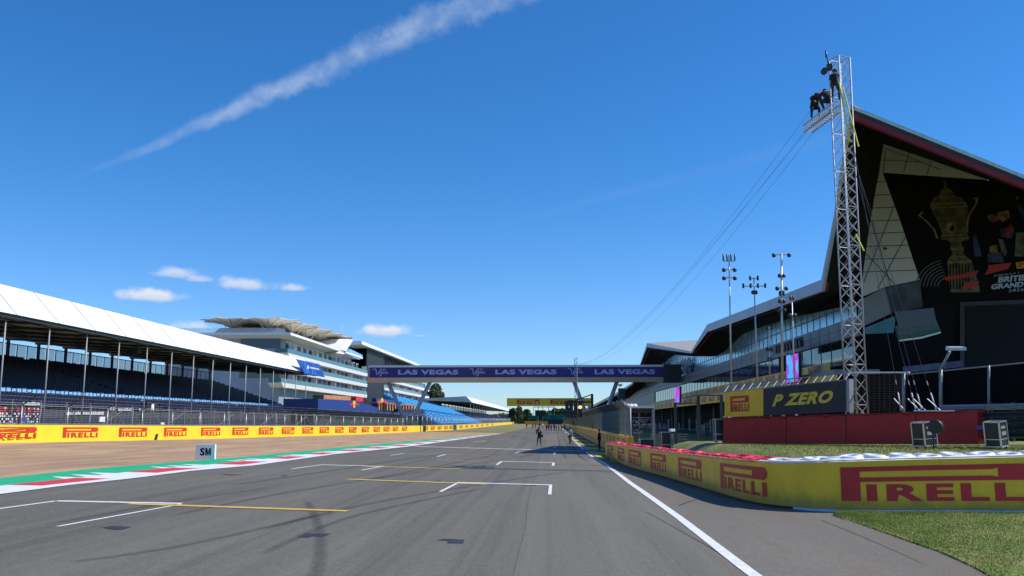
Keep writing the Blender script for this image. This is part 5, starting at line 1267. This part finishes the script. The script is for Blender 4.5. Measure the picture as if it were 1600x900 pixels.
for i, (a, dz) in enumerate(((armE+an*.2, 0), (armE-an*.2, -.35), (Vector((arm0.x-.4, TY, ztop-1.5)), 0), (Vector((arm0.x-.3, TY, ztop-2.6)), 0))):
    P = []
    for k in range(21): t_ = k/20; q = Vector(a).lerp(far+Vector((0, 0, i*.25)), t_); q.z += -4*(2.6+.5*i)*t_*(1-t_)+dz*(1-t_); P.append(q)
    tag(MB().line(P, .008, 4).build('cableway_wire', WIRE), ('lower near wire running from the arm tip towards the footbridge', 'lower far wire running from the arm tip towards the footbridge', 'topmost wire running from the tower head towards the footbridge', 'second highest wire running from the tower head towards the footbridge')[i], 'wire', 'cableway wires')
for i, (a, b) in enumerate((((1316, 200), (1408, 641)), ((1342, 230), (1440, 641)), ((1338, 250), (1431, 641)), ((1345, 240), (1463, 641)))):
    b3 = wq(b[0], b[1], .0 if i else -.2); a3 = Vector((top.x+.3, TY-.1, onY(a[0], a[1], TY).z)); 
    g_ = thing('guy_wire', ('leftmost guy wire from tower to a shackle on the red wall', 'second guy wire from the right anchored on the red wall', 'second guy wire from the left anchored on the red wall', 'rightmost guy wire from tower to the red wall')[i], 'wire', tuple(b3), 'guy wires of the tower')
    MB().tube(a3, b3, .011, 4).build('cable', WIRE, g_); d = (a3-b3).normalized(); MB().tube(b3+d*.15, b3+d*.75, .028, 6).tube(b3+d*1.1, b3+d*1.3, .02, 5).build('turnbuckle', ALU, g_)
    MB().tube(b3, b3+d*.2, .02, 5).tube(b3+d*.5+Vector((-.2, 0, 0)), b3+Vector((.12, -.05, 0)), .02, 5).build('shackle', WHITE, g_)
# ------------------------------------------------------------------ antenna masts behind the board
def mast(label, px, pyt, pyb, bars, Y=48., pxt=None, r=.05):
    a = onY(px, pyb, Y); b = onY(pxt or px, pyt, Y); t = thing('antenna_mast', label, 'mast', (a.x, Y, -.2), 'antenna masts')
    MB().tube(Vector((a.x, Y, -.3)), a, r*1.1, 7).tube(a, b, r, 7, r*.6).build('pole', STEEL, t)
    cb = MB(); an_ = MB(); pu = Y/1435
    for py, hw_, kind in bars:
        z = onY(px, py, Y).z; f = (z-a.z)/(b.z-a.z); x = a.x+(b.x-a.x)*f; cb.tube((x-hw_*pu, Y, z), (x+hw_*pu, Y, z), .028, 5)
        for sx in ({'2': (-1, 1), '4': (-1, -.35, .35, 1), 'c': (-.9, -.3, .3, .9), '1': (1,)}[kind[0]]):
            xx = x+sx*hw_*pu
            if kind[1] == 'v': an_.tube((xx, Y, z+.02), (xx, Y, z+.38), .045, 6)
            elif kind[1] == 'd': an_.lathe((xx, Y, z-.14), [(.02, 0), (.10, .03), (.11, .16), (.05, .22)], 8)
            else: an_.tube((xx, Y, z-.10), (xx, Y, z+.14), .06, 6)
    cb.build('crossbar', STEEL, t); an_.build('antenna', DARK, t)
mast('leftmost tall antenna mast with four upright rods on its top bar', 1143, 398, 610, ((408, 9, '4v'), (421, 8.5, '2d'), (434, 8.5, '2d')), pxt=1139)
mast('leaning antenna mast with two wide crossbars, second from the left', 1184, 434, 610, ((435, 6, '2s'), (447, 19, 'cs'), (456, 2, '2d')), pxt=1178)
mast('thick antenna mast with a T-shaped top bar carrying two cameras', 1222.5, 396, 610, ((398, 12, '2d'), (430, 3, '2d'), (450, 7, '2d'), (459, 3, '2s'), (470, 3, '2d'), (484, 4, '2d')), pxt=1221, r=.075)
mast('slim short mast right of the T-topped mast', 1242, 462, 610, ((466, 2, '2s'), (492, 4, '2d')), pxt=1237)
mast('low black mast with small twin heads between the leaning and thick masts', 1203, 508, 610, ((512, 4, '2s'), (545, 3, '2d'), (562, 2, '2s')), pxt=1202, r=.04)
sr = thing('speaker_rack', 'black truss bar of lights hung before the pit building windows', 'lighting rig', tuple(onX(1228, 540, 25.5)))
m = MB(); a = onX(1212, 541, 25.5); b = onX(1254, 528, 25.5); m.tube(a, b, .12, 6).tube(a-Vector((0, 0, .8)), b-Vector((0, 0, .8)), .10, 6)
for k in range(9): q = a.lerp(b, (k+.5)/9); m.cbox(q-Vector((0, 0, .45)), (.4, .55, .6))
m.build('rig', BLK, sr)
# frames and boxes behind the near barrier
fr = thing('gate_frame', 'dark portal frame with a pale top bar at the end of the pit fence', 'frame', tuple(onY(978, 690, 60)))
def b3(mb, px0, py0, px1, py1, Y, th): a = onY(px0, py0, Y); b = onY(px1, py1, Y); mb.box((min(a.x, b.x), Y, min(a.z, b.z)), (max(a.x, b.x), Y+th, max(a.z, b.z))); return mb
b3(MB(), 976, 694, 979.5, 636, 60, .15).build('post', GREYM, fr); b3(MB(), 1020, 694, 1023, 637, 60, .15).build('post', GREYM, fr)
b3(MB(), 978, 637, 1023, 634.8, 60, .15).build('top_bar', WHITE, fr); m = MB(); b3(m, 979, 645, 1021, 638, 60.2, .1); m.build('dark_panel', BLK, fr)
m = MB()
for k in range(70): px = random.uniform(980, 1019); py = random.uniform(654, 676); b3(m, px, py, px+random.uniform(.8, 3), py+random.uniform(.8, 2), 60.3+random.random()*.3, .1)
b3(m, 979.5, 664, 1020.5, 663.3, 60.25, .08); b3(m, 979.5, 653, 1020.5, 652.3, 60.25, .08); b3(m, 979.5, 677, 1020.5, 676.3, 60.25, .08)
m.build('hung_equipment', mat('mixed_grey_kit', (.05, .06, .07), .5, c2=(.35, .36, .38), vscale=1.4), fr, kind='stuff')
gf = thing('goal_frame', 'tall thin dark portal frame with hanging netting beside the lettered board', 'frame', tuple(onY(1092, 690, 55)))
for px, yt, wd in ((1056, 629, 2.6), (1092.5, 618, 2.4), (1128.5, 619, 2)): b3(MB(), px-wd/2, 697, px+wd/2, yt, 55, .1).build('post', DARK, gf)
m = MB(); b3(m, 1091, 618.6, 1130, 617, 55, .1); b3(m, 1056, 631, 1092, 629.4, 55, .1); m.build('top_bar', DARK, gf)
CASE = mat('flight_case_laminate', (.018, .017, .02), .45); EDGE = mat('case_aluminium_edge', (.55, .57, .58), .35, .7)
def case(label, c, d, rz=0., tilt=0., kind='box', marks=True):
    t = thing('flight_case', label, 'flight case', tuple(c), 'equipment cases'); t['_w'] = 0
    x, y, z = (v/2 for v in d); MB().box((-x, -y, .12), (x, y, .12+d[2])).build('body', CASE, t)
    e = MB(); r_ = .022 if marks else .011
    C8 = [(sx*x, sy*y, .12+h) for h in (0, d[2]) for sx, sy in ((-1, -1), (1, -1), (1, 1), (-1, 1))]
    for i in range(4):
        for a_, b_ in ((i, (i+1) % 4), (4+i, 4+(i+1) % 4), (i, i+4)): p, q = Vector(C8[a_]), Vector(C8[b_]); e.box(tuple(min(p[k], q[k])-r_ for k in range(3)), tuple(max(p[k], q[k])+r_ for k in range(3)))
    e.box((-x-r_*.6, -y-r_*.6, .12+d[2]*.28), (x+r_*.6, y+r_*.6, .12+d[2]*.31)); e.build('metal_edges', EDGE, t)
    for sx, sy in ((-1, -1), (1, -1), (1, 1), (-1, 1)): MB().tube((sx*(x-.07)-.02, sy*(y-.07), .05), (sx*(x-.07)+.02, sy*(y-.07), .05), .05, 8).tube((sx*(x-.07), sy*(y-.07), .06), (sx*(x-.07), sy*(y-.07), .13), .02, 6).build('castor', BLK, t)
    if marks:
        MB().box((-x*.55, -y-.012, .12+d[2]*.72), (x*.5, -y-.002, .12+d[2]*.82)).box((-x*.5, -y-.012, .12+d[2]*.45), (x*.6, -y-.002, .12+d[2]*.60)).build('stickers', mat('grey_sticker', (.28, .29, .28), .6), t)
        MB().box((x+.002, -y*.5, .12+d[2]*.38), (x+.012, y*.3, .12+d[2]*.5)).build('side_label', WHITE, t)
    t.rotation_euler = (0, tilt, rz); return t
def bk(px, py, Y): p = onY(px, py, Y); p.z = bank(p.x, p.y); return p
c1 = case('black flight case with aluminium edges on the grass before the red wall', bk(1446, 692, 33.5), (.62, .5, .82), .5, -.06)
case('black flight case with a red mark and open lower shelf, rightmost on the bank', bk(1558, 692, 32.5), (.62, .5, .84), .75, -.07)
c = bk(1459, 698, 32.2); cm = thing('monitor_stand', 'small black stand with a round dark monitor in front of the left flight case', 'stand', tuple(c))
MB().tube(c, c+Vector((0, 0, .6)), .03, 6).tube(c+Vector((-.15, 0, 0)), c+Vector((0, 0, .3)), .015, 5).tube(c+Vector((.15, 0, 0)), c+Vector((0, 0, .3)), .015, 5).build('stand', DARK, cm); MB().tube(c+Vector((.05, -.05, .78)), c+Vector((.2, .1, .78)), .24, 14).build('monitor', BLK, cm)
for k, (px, lb) in enumerate(((988, 'left grey equipment crate under the portal frame'), (1010, 'right grey equipment crate under the portal frame'))):
    p = onY(px, 692, 58); p.z = bank(p.x, p.y); case(lb, p, (.85, .6, .9), .05, marks=False)
for k, (px, Y, lb1, lb2) in enumerate(((1040, 50, 'dark equipment box with a white lamp, standing left of the frame post', 'white-headed lamp on the box left of the frame post'), (1125, 44.5, 'dark upright equipment box at the left end of the red wall', 'white-headed lamp on the box at the left end of the red wall'))):
    p = onY(px, 700, Y); p.z = bank(p.x, p.y); case(lb1, p, (.5, .45, .95 if k == 0 else 1.0), .1, marks=False)
    l = thing('lamp_head', lb2, 'lamp', tuple(p+Vector((.2, 0, 1.1)))); q = p+Vector((.22, 0, 1.10)); MB().tube(p+Vector((.32, -.3, 0)), q+Vector((.1, -.3, -.05)), .025, 6).build('stand', DARK, l); MB().cbox(q+Vector((.1, -.3, .08)), (.28, .2, .14), .4).build('lamp', WHITE, l)
bx = onY(1532, 668, 33.8); tag(MB().cbox(bx, (.16, .1, .13)).build('blue_box', mat('small_blue_box', (.04, .12, .45), .5)), 'small blue box hanging at the right end of the red wall', 'box')
hs2 = MB(); rnd = random.Random(9)
for k in range(14):
    p = bk(1470+k*6+rnd.uniform(-3, 3), 690, 33.5+rnd.uniform(-1, 1)); hs2.cbox(p+Vector((0, 0, .03)), (rnd.uniform(.1, .3), rnd.uniform(.08, .2), .05), rnd.uniform(0, 3))
hs2.build('loose_bricks', mat('brown_rubble', (.20, .11, .07), .9)); tag(bpy.data.objects['loose_bricks'], 'scatter of brown debris on the grass between the two flight cases', 'debris'); bpy.data.objects['loose_bricks']['kind'] = 'stuff'
# awnings and small things beyond pit fence
aw = thing('awning', 'white striped awning roof showing above the pit fence', 'awning', (7, 120, 2)); m = MB()
for k in range(8): a = onY(951+k*6, 634, 110); m.hexa([(a.x, 110, a.z-.25), (a.x+.36, 110, a.z-.25), (a.x+.36, 112.5, a.z+.2), (a.x, 112.5, a.z+.2)], [(a.x, 110, a.z-.18), (a.x+.36, 110, a.z-.18), (a.x+.36, 112.5, a.z+.28), (a.x, 112.5, a.z+.28)])
a = onY(951, 634, 110); m.box((a.x-.1, 110.1, a.z-.32), (a.x+3.8, 110.2, a.z-.22)); m.build('roof', WHITE, aw); m = MB()
for x in (a.x, a.x+3.6): m.tube((x, 110.3, -.3), (x, 110.3, a.z-.25), .04, 5)
m.build('poles', GREYM, aw)
cp = thing('camera_pole', 'tall pole with a black camera head and white dish above the pit fence', 'mast', tuple(onY(968, 690, 95))); a = onY(969, 612, 95); MB().tube((a.x, 95, -.3), a, .06, 6).build('pole', GREYM, cp); MB().cbox(a+Vector((.15, 0, -.3)), (.7, .5, 1.3)).build('camera_head', BLK, cp); MB().lathe(a+Vector((0, 0, .5)), [(.02, 0), (.25, .15), (.3, .3)], 10).build('dish', WHITE, cp)
# ------------------------------------------------------------------ people
def figure(name_, joints, bones, mats_, parent=None):
    """joints: name->(x,y,z,r); bones: (a,b,matidx); one continuous skinned body"""
    bm = bmesh.new(); sk = bm.verts.layers.skin.verify(); V = {}
    for k, (x, y, z, r) in joints.items():
        v = bm.verts.new((x, y, z)); v[sk].radius = (r, r); V[k] = v
    V['pelvis'][sk].use_root = True
    for a, b, _ in bones: bm.edges.new((V[a], V[b]))
    me = bpy.data.meshes.new('f'); bm.to_mesh(me); bm.free(); o = bpy.data.objects.new('f', me); COL.objects.link(o)
    s_ = o.modifiers.new('s', 'SKIN'); s_.use_smooth_shade = True; o.modifiers.new('u', 'SUBSURF').levels = 1
    bpy.context.view_layer.update(); dg = bpy.context.evaluated_depsgraph_get(); m2 = bpy.data.meshes.new_from_object(o.evaluated_get(dg)); bpy.data.objects.remove(o)
    for mt in mats_: m2.materials.append(mt)
    J = {k: Vector(v[:3]) for k, v in joints.items()}; idx = []
    for p in m2.polygons:
        best = 9; bi = 0
        for a, b, mi in bones:
            A_, B2 = J[a], J[b]; d = B2-A_; t_ = clamp((p.center-A_).dot(d)/max(d.length_squared, 1e-9), 0, 1); r_ = lerp(t_, joints[a][3], joints[b][3]); q = (p.center-(A_+d*t_)).length-r_*.8
            if q < best: best = q; bi = mi
        idx.append(bi)
    m2.polygons.foreach_set('material_index', idx); m2.polygons.foreach_set('use_smooth', [True]*len(idx)); m2.name = name_
    return m2
def std_joints(**over):
    J = dict(pelvis=(0, 0, .94, .135), spine=(0, 0, 1.14, .125), chest=(0, .0, 1.34, .15), neck=(0, .01, 1.49, .058), head=(0, .03, 1.60, .085), crown=(0, .02, 1.69, .085))
    for s_, n_ in ((-1, 'l'), (1, 'r')):
        J.update({n_+'hip': (s_*.095, 0, .90, .10), n_+'knee': (s_*.115, .03, .50, .062), n_+'ankle': (s_*.125, -.01, .10, .042), n_+'toe': (s_*.14, .15, .045, .036),
                  n_+'sho': (s_*.185, 0, 1.40, .062), n_+'elb': (s_*.245, .0, 1.12, .046), n_+'wri': (s_*.24, .10, .89, .032), n_+'palm': (s_*.24, .13, .81, .034)})
        for i in range(4): J[n_+'f%d' % i] = (s_*(.24+(.012*i-.018)), .15+.006*i, .735+.008*abs(i-1.5), .009)
        J[n_+'th'] = (s_*.215, .175, .80, .011)
    for k, v in over.items(): J[k] = tuple(v) if len(v) == 4 else (*v, J[k][3])
    for n_ in 'lr':   # hands follow the palm
        s_ = -1 if n_ == 'l' else 1
        w_ = Vector(J[n_+'wri'][:3]); p = Vector(J[n_+'palm'][:3]); d = (p-w_).normalized(); sd_ = d.orthogonal().normalized()
        for i in range(4): q = p+d*(.075-.006*abs(i-1.5))+sd_*(.02*i-.03); J[n_+'f%d' % i] = (*q, .009)
        q = p+sd_*(-.05)+d*.02; J[n_+'th'] = (*q, .011)
    return J
BN = [('pelvis', 'spine', 0), ('spine', 'chest', 0), ('chest', 'neck', 0), ('neck', 'head', 2), ('head', 'crown', 2)]
for n_ in 'lr':
    BN += [('pelvis', n_+'hip', 1), (n_+'hip', n_+'knee', 1), (n_+'knee', n_+'ankle', 1), (n_+'ankle', n_+'toe', 3), ('chest', n_+'sho', 0), (n_+'sho', n_+'elb', 0), (n_+'elb', n_+'wri', 0), (n_+'wri', n_+'palm', 2)]
    BN += [(n_+'palm', n_+'f%d' % i, 2) for i in range(4)]+[(n_+'palm', n_+'th', 2)]
def person(label, loc, rz, top_m, leg_m, J=None, group=None, scale=1., mesh=None, rot=None):
    J = J or std_joints(); t = thing('person', label, 'person', tuple(loc), group); t['_w'] = 0
    me = mesh or figure('body', J, BN, [top_m, leg_m, SKIN, BLK]); o = bpy.data.objects.new('body', me); COL.objects.link(o); o.parent = t
    h = Vector(J['crown'][:3]); hd_ = (h-Vector(J['head'][:3])).normalized()
    hm = MB(); hm.lathe((0, 0, 0), [(.10, -.05), (.108, 0), (.10, .05), (.065, .09), (0.001, .105)], 10); ho = hm.build('hair', HAIR, t); ho.matrix_parent_inverse = Matrix(); ho.location = h-hd_*.02+Vector((0, -.012, 0)); ho.rotation_euler = hd_.to_track_quat('Z', 'Y').to_euler()
    fm = MB(); c = Vector(J['head'][:3])+hd_*.03
    if abs(hd_.z) > .8:
        fm.tube(c+Vector((0, .08, .01)), c+Vector((0, .125, -.025)), .012, 5, .02)
        fm.build('nose', SKIN, t).matrix_parent_inverse = Matrix(); em_ = MB().cbox(c+Vector((-.035, .09, .02)), (.022, .02, .012)).cbox(c+Vector((.035, .09, .02)), (.022, .02, .012)).cbox(c+Vector((0, .088, -.05)), (.045, .02, .009)); em_.build('eyes_and_mouth', HAIR, t).matrix_parent_inverse = Matrix()
    t.rotation_euler = rot or (0, 0, rz); t.scale = (scale,)*3; return t
def gpt(px, py, dz=0): return G(px, py, dz)
DKG = mat('dark_grey_cloth', (.03, .032, .036), .9, var=.3, vscale=10); LBL = mat('pale_blue_shirt', (.38, .44, .55), .9, var=.1, vscale=8); KHA = mat('dark_khaki', (.06, .055, .045), .9)
pp = gpt(842.5, 698)
J = std_joints(lelb=(-.26, .10, 1.15), lwri=(-.10, .24, 1.34), lpalm=(-.05, .27, 1.38), relb=(.27, .08, 1.14), rwri=(.13, .25, 1.30), rpalm=(.08, .28, 1.33), lhip=(-.10, 0, .90), lankle=(-.19, -.02, .10), lknee=(-.15, .02, .50), rankle=(.20, -.02, .10), rknee=(.16, .02, .5), ltoe=(-.23, .13, .045), rtoe=(.24, .13, .045))
ph = person('photographer in dark clothes and shorts standing alone in the middle of the track', pp, math.pi-.3, FAB, KHA, J)
ct = thing('video_camera', 'black shoulder camera held up by the photographer on the track', 'camera', tuple(pp)); ct['_w'] = 0
MB().box((.02, -.05, 1.38), (.20, .30, 1.58)).tube((.11, .28, 1.48), (.11, .48, 1.48), .055, 10).box((.05, .0, 1.58), (.09, .2, 1.64)).build('camera_body', BLK, ct); MB().tube((.11, .46, 1.48), (.11, .54, 1.48), .075, 10).build('lens_hood', BLK, ct); ct.rotation_euler = (0, 0, math.pi-.3)
bg_ = MB().cbox((-.24, -.04, .98), (.2, .3, .26)); o = bg_.build('camera_bag', BLK, None); o.location = pp; o.rotation_euler = (0, 0, math.pi-.3); tag(o, 'black bag at the hip of the photographer on the track', 'bag')
p2 = gpt(937, 703.5); p2.z = gz(p2.x, p2.y)
person('person in black trousers and dark top standing against the yellow pit wall', p2, 1.2, FAB, FAB, std_joints(lelb=(-.27, .02, 1.13), rpalm=(.22, .1, .80)))
p3 = gpt(891, 695)
person('person in a pale blue shirt and dark trousers walking on the white edge line', p3, -.3, LBL, FAB, std_joints(lknee=(-.11, .14, .52), lankle=(-.11, .16, .12), ltoe=(-.11, .32, .06), rknee=(.10, -.02, .5), rankle=(.11, -.20, .12), rtoe=(.11, -.06, .045)))
stdm = [figure('body', std_joints(), BN, [a_, b_, SKIN, BLK]) for a_, b_ in ((FAB, FAB), (DKG, FAB), (FAB, DKG), (WHITE, FAB))]
grp = [(854, 672.5, 'leftmost person of the dark group standing far down the track'), (857.5, 672, 'second person from the left in the far dark group'), (861.5, 672, 'third person from the left in the far dark group'), (866, 673, 'fourth person in the far group, a little nearer than the rest'), (869.5, 672.5, 'fifth person of the far dark group'), (873, 672, 'sixth person of the far dark group, close to the next one'), (877, 672.5, 'person at the right end of the far group beside the white line'), (823, 667, 'lone distant person left of the far group'), (832.5, 667, 'left of two small distant people side by side'), (836.5, 667, 'right of two small distant people side by side'), (882, 676, 'person walking just right of the far group at the track edge'), (843, 664, 'tiny distant person left of the track centre'), (848, 663.5, 'tiny distant person near the end of the straight')]
for i, (px, py, lb) in enumerate(grp):
    q = onY(px, py, 215 if i < 7 or i == 10 else 300); q.z = gz(q.x, q.y)
    person(lb, q, random.uniform(0, 6), None, None, group='people far down the track', mesh=stdm[(0, 0, 1, 0, 2, 0, 1, 0, 0, 2, 0, 0, 3)[i]], scale=random.uniform(.97, 1.04))
for i, (x, y, lb) in enumerate(((23.5, 101, 'person in dark clothes by the blue tool chest'), (24.0, 119, 'person in white top standing before the garages'), (23.2, 138, 'person in dark clothes standing near the dark red tool chest'), (24.2, 150, 'person in grey standing by the pale cabinet'))):
    person(lb, (x, y, gz(x, y)-.1), 1.5+i, None, None, group='crew at the garages', mesh=stdm[(0, 3, 0, 1)[i]])
# climbers on the arm and tower
def seat(px, py, t_along): q = arm0.lerp(armE, t_along); q.z += .04; return q
JC = std_joints(pelvis=(0, 0, .40), spine=(0, .06, .60), chest=(0, .20, .78), neck=(0, .30, .88), head=(0, .38, .93), crown=(0, .43, .99), lhip=(-.11, 0, .38), rhip=(.11, 0, .38), lknee=(-.20, .38, .50), rknee=(.20, .38, .50), lankle=(-.17, .12, .09), rankle=(.17, .12, .09), ltoe=(-.18, .30, .05), rtoe=(.18, .30, .05),
                lsho=(-.19, .22, .82), rsho=(.19, .22, .82), lelb=(-.26, .40, .64), relb=(.26, .40, .64), lwri=(-.16, .56, .50), rwri=(.16, .56, .50), lpalm=(-.13, .61, .44), rpalm=(.13, .61, .44))
JC = {k: (v[0], v[1], v[2], v[3]*(1.35 if k in ('pelvis', 'spine', 'chest', 'lhip', 'rhip') else 1.15)) for k, v in JC.items()}
JS = std_joints(pelvis=(0, 0, .62), spine=(0, .10, .80), chest=(0, .27, .93), neck=(0, .40, .96), head=(0, .49, .95), crown=(0, .57, .96), lhip=(-.11, 0, .58), rhip=(.11, 0, .58), lknee=(-.16, .26, .42), rknee=(.17, .30, .44), lankle=(-.16, .02, .10), rankle=(.17, .10, .10), ltoe=(-.17, .18, .05), rtoe=(.18, .26, .05),
                lsho=(-.19, .30, .94), rsho=(.19, .30, .94), lelb=(-.24, .46, .74), relb=(.24, .50, .78), lwri=(-.12, .62, .62), rwri=(.12, .66, .66), lpalm=(-.10, .67, .57), rpalm=(.10, .71, .61))
JS = {k: (v[0], v[1], v[2], v[3]*(1.3 if k in ('pelvis', 'spine', 'chest', 'lhip', 'rhip') else 1.12)) for k, v in JS.items()}
rza = math.atan2(-ad.x, ad.y)
person('climber in black leaning inward near the outer end of the tower arm', arm0.lerp(armE, .72)+Vector((0, 0, .0)), rza+math.pi*.93, FAB, FAB, JS, 'riggers on the tower', scale=1.12)
person('climber in black crouching on the inner end of the tower arm', arm0.lerp(armE, .22)+Vector((0, 0, .0)), rza-.15, FAB, FAB, JC, 'riggers on the tower', scale=1.12)
q = onY(1300, 158, TY); person('climber in black clinging to the face of the tower below its top', Vector((top.x-.40, TY-.38, q.z)), -.5, FAB, DKG, std_joints(pelvis=(0, -.12, .70), spine=(0, -.10, .90), chest=(0, -.02, 1.08), neck=(0, .04, 1.2), head=(0, .08, 1.30), crown=(0, .08, 1.39), lsho=(-.18, 0, 1.14), rsho=(.18, 0, 1.14), lelb=(-.24, .14, .98), relb=(.24, .14, 1.0), lwri=(-.18, .30, 1.12), rwri=(.18, .30, 1.16), lpalm=(-.17, .33, 1.19), rpalm=(.17, .33, 1.23), lhip=(-.1, -.10, .66), rhip=(.1, -.10, .66), lknee=(-.16, .20, .50), rknee=(.15, .16, .38), lankle=(-.15, .12, .14), rankle=(.14, .08, .0), ltoe=(-.15, .27, .12), rtoe=(.14, .24, -.02)), 'riggers on the tower')
hm = MB(); q = arm0.lerp(armE, .52); hm.lathe(q+Vector((0, 0, 1.0)), [(.15, 0), (.15, .05), (.12, .13), (.04, .18)], 12); tag(hm.build('safety_helmet', mat('red_helmet', (.55, .06, .04), .4)), 'red safety helmet between the two climbers on the arm', 'helmet')
for o in bpy.data.objects:
    if '_w' in o: del o['_w']
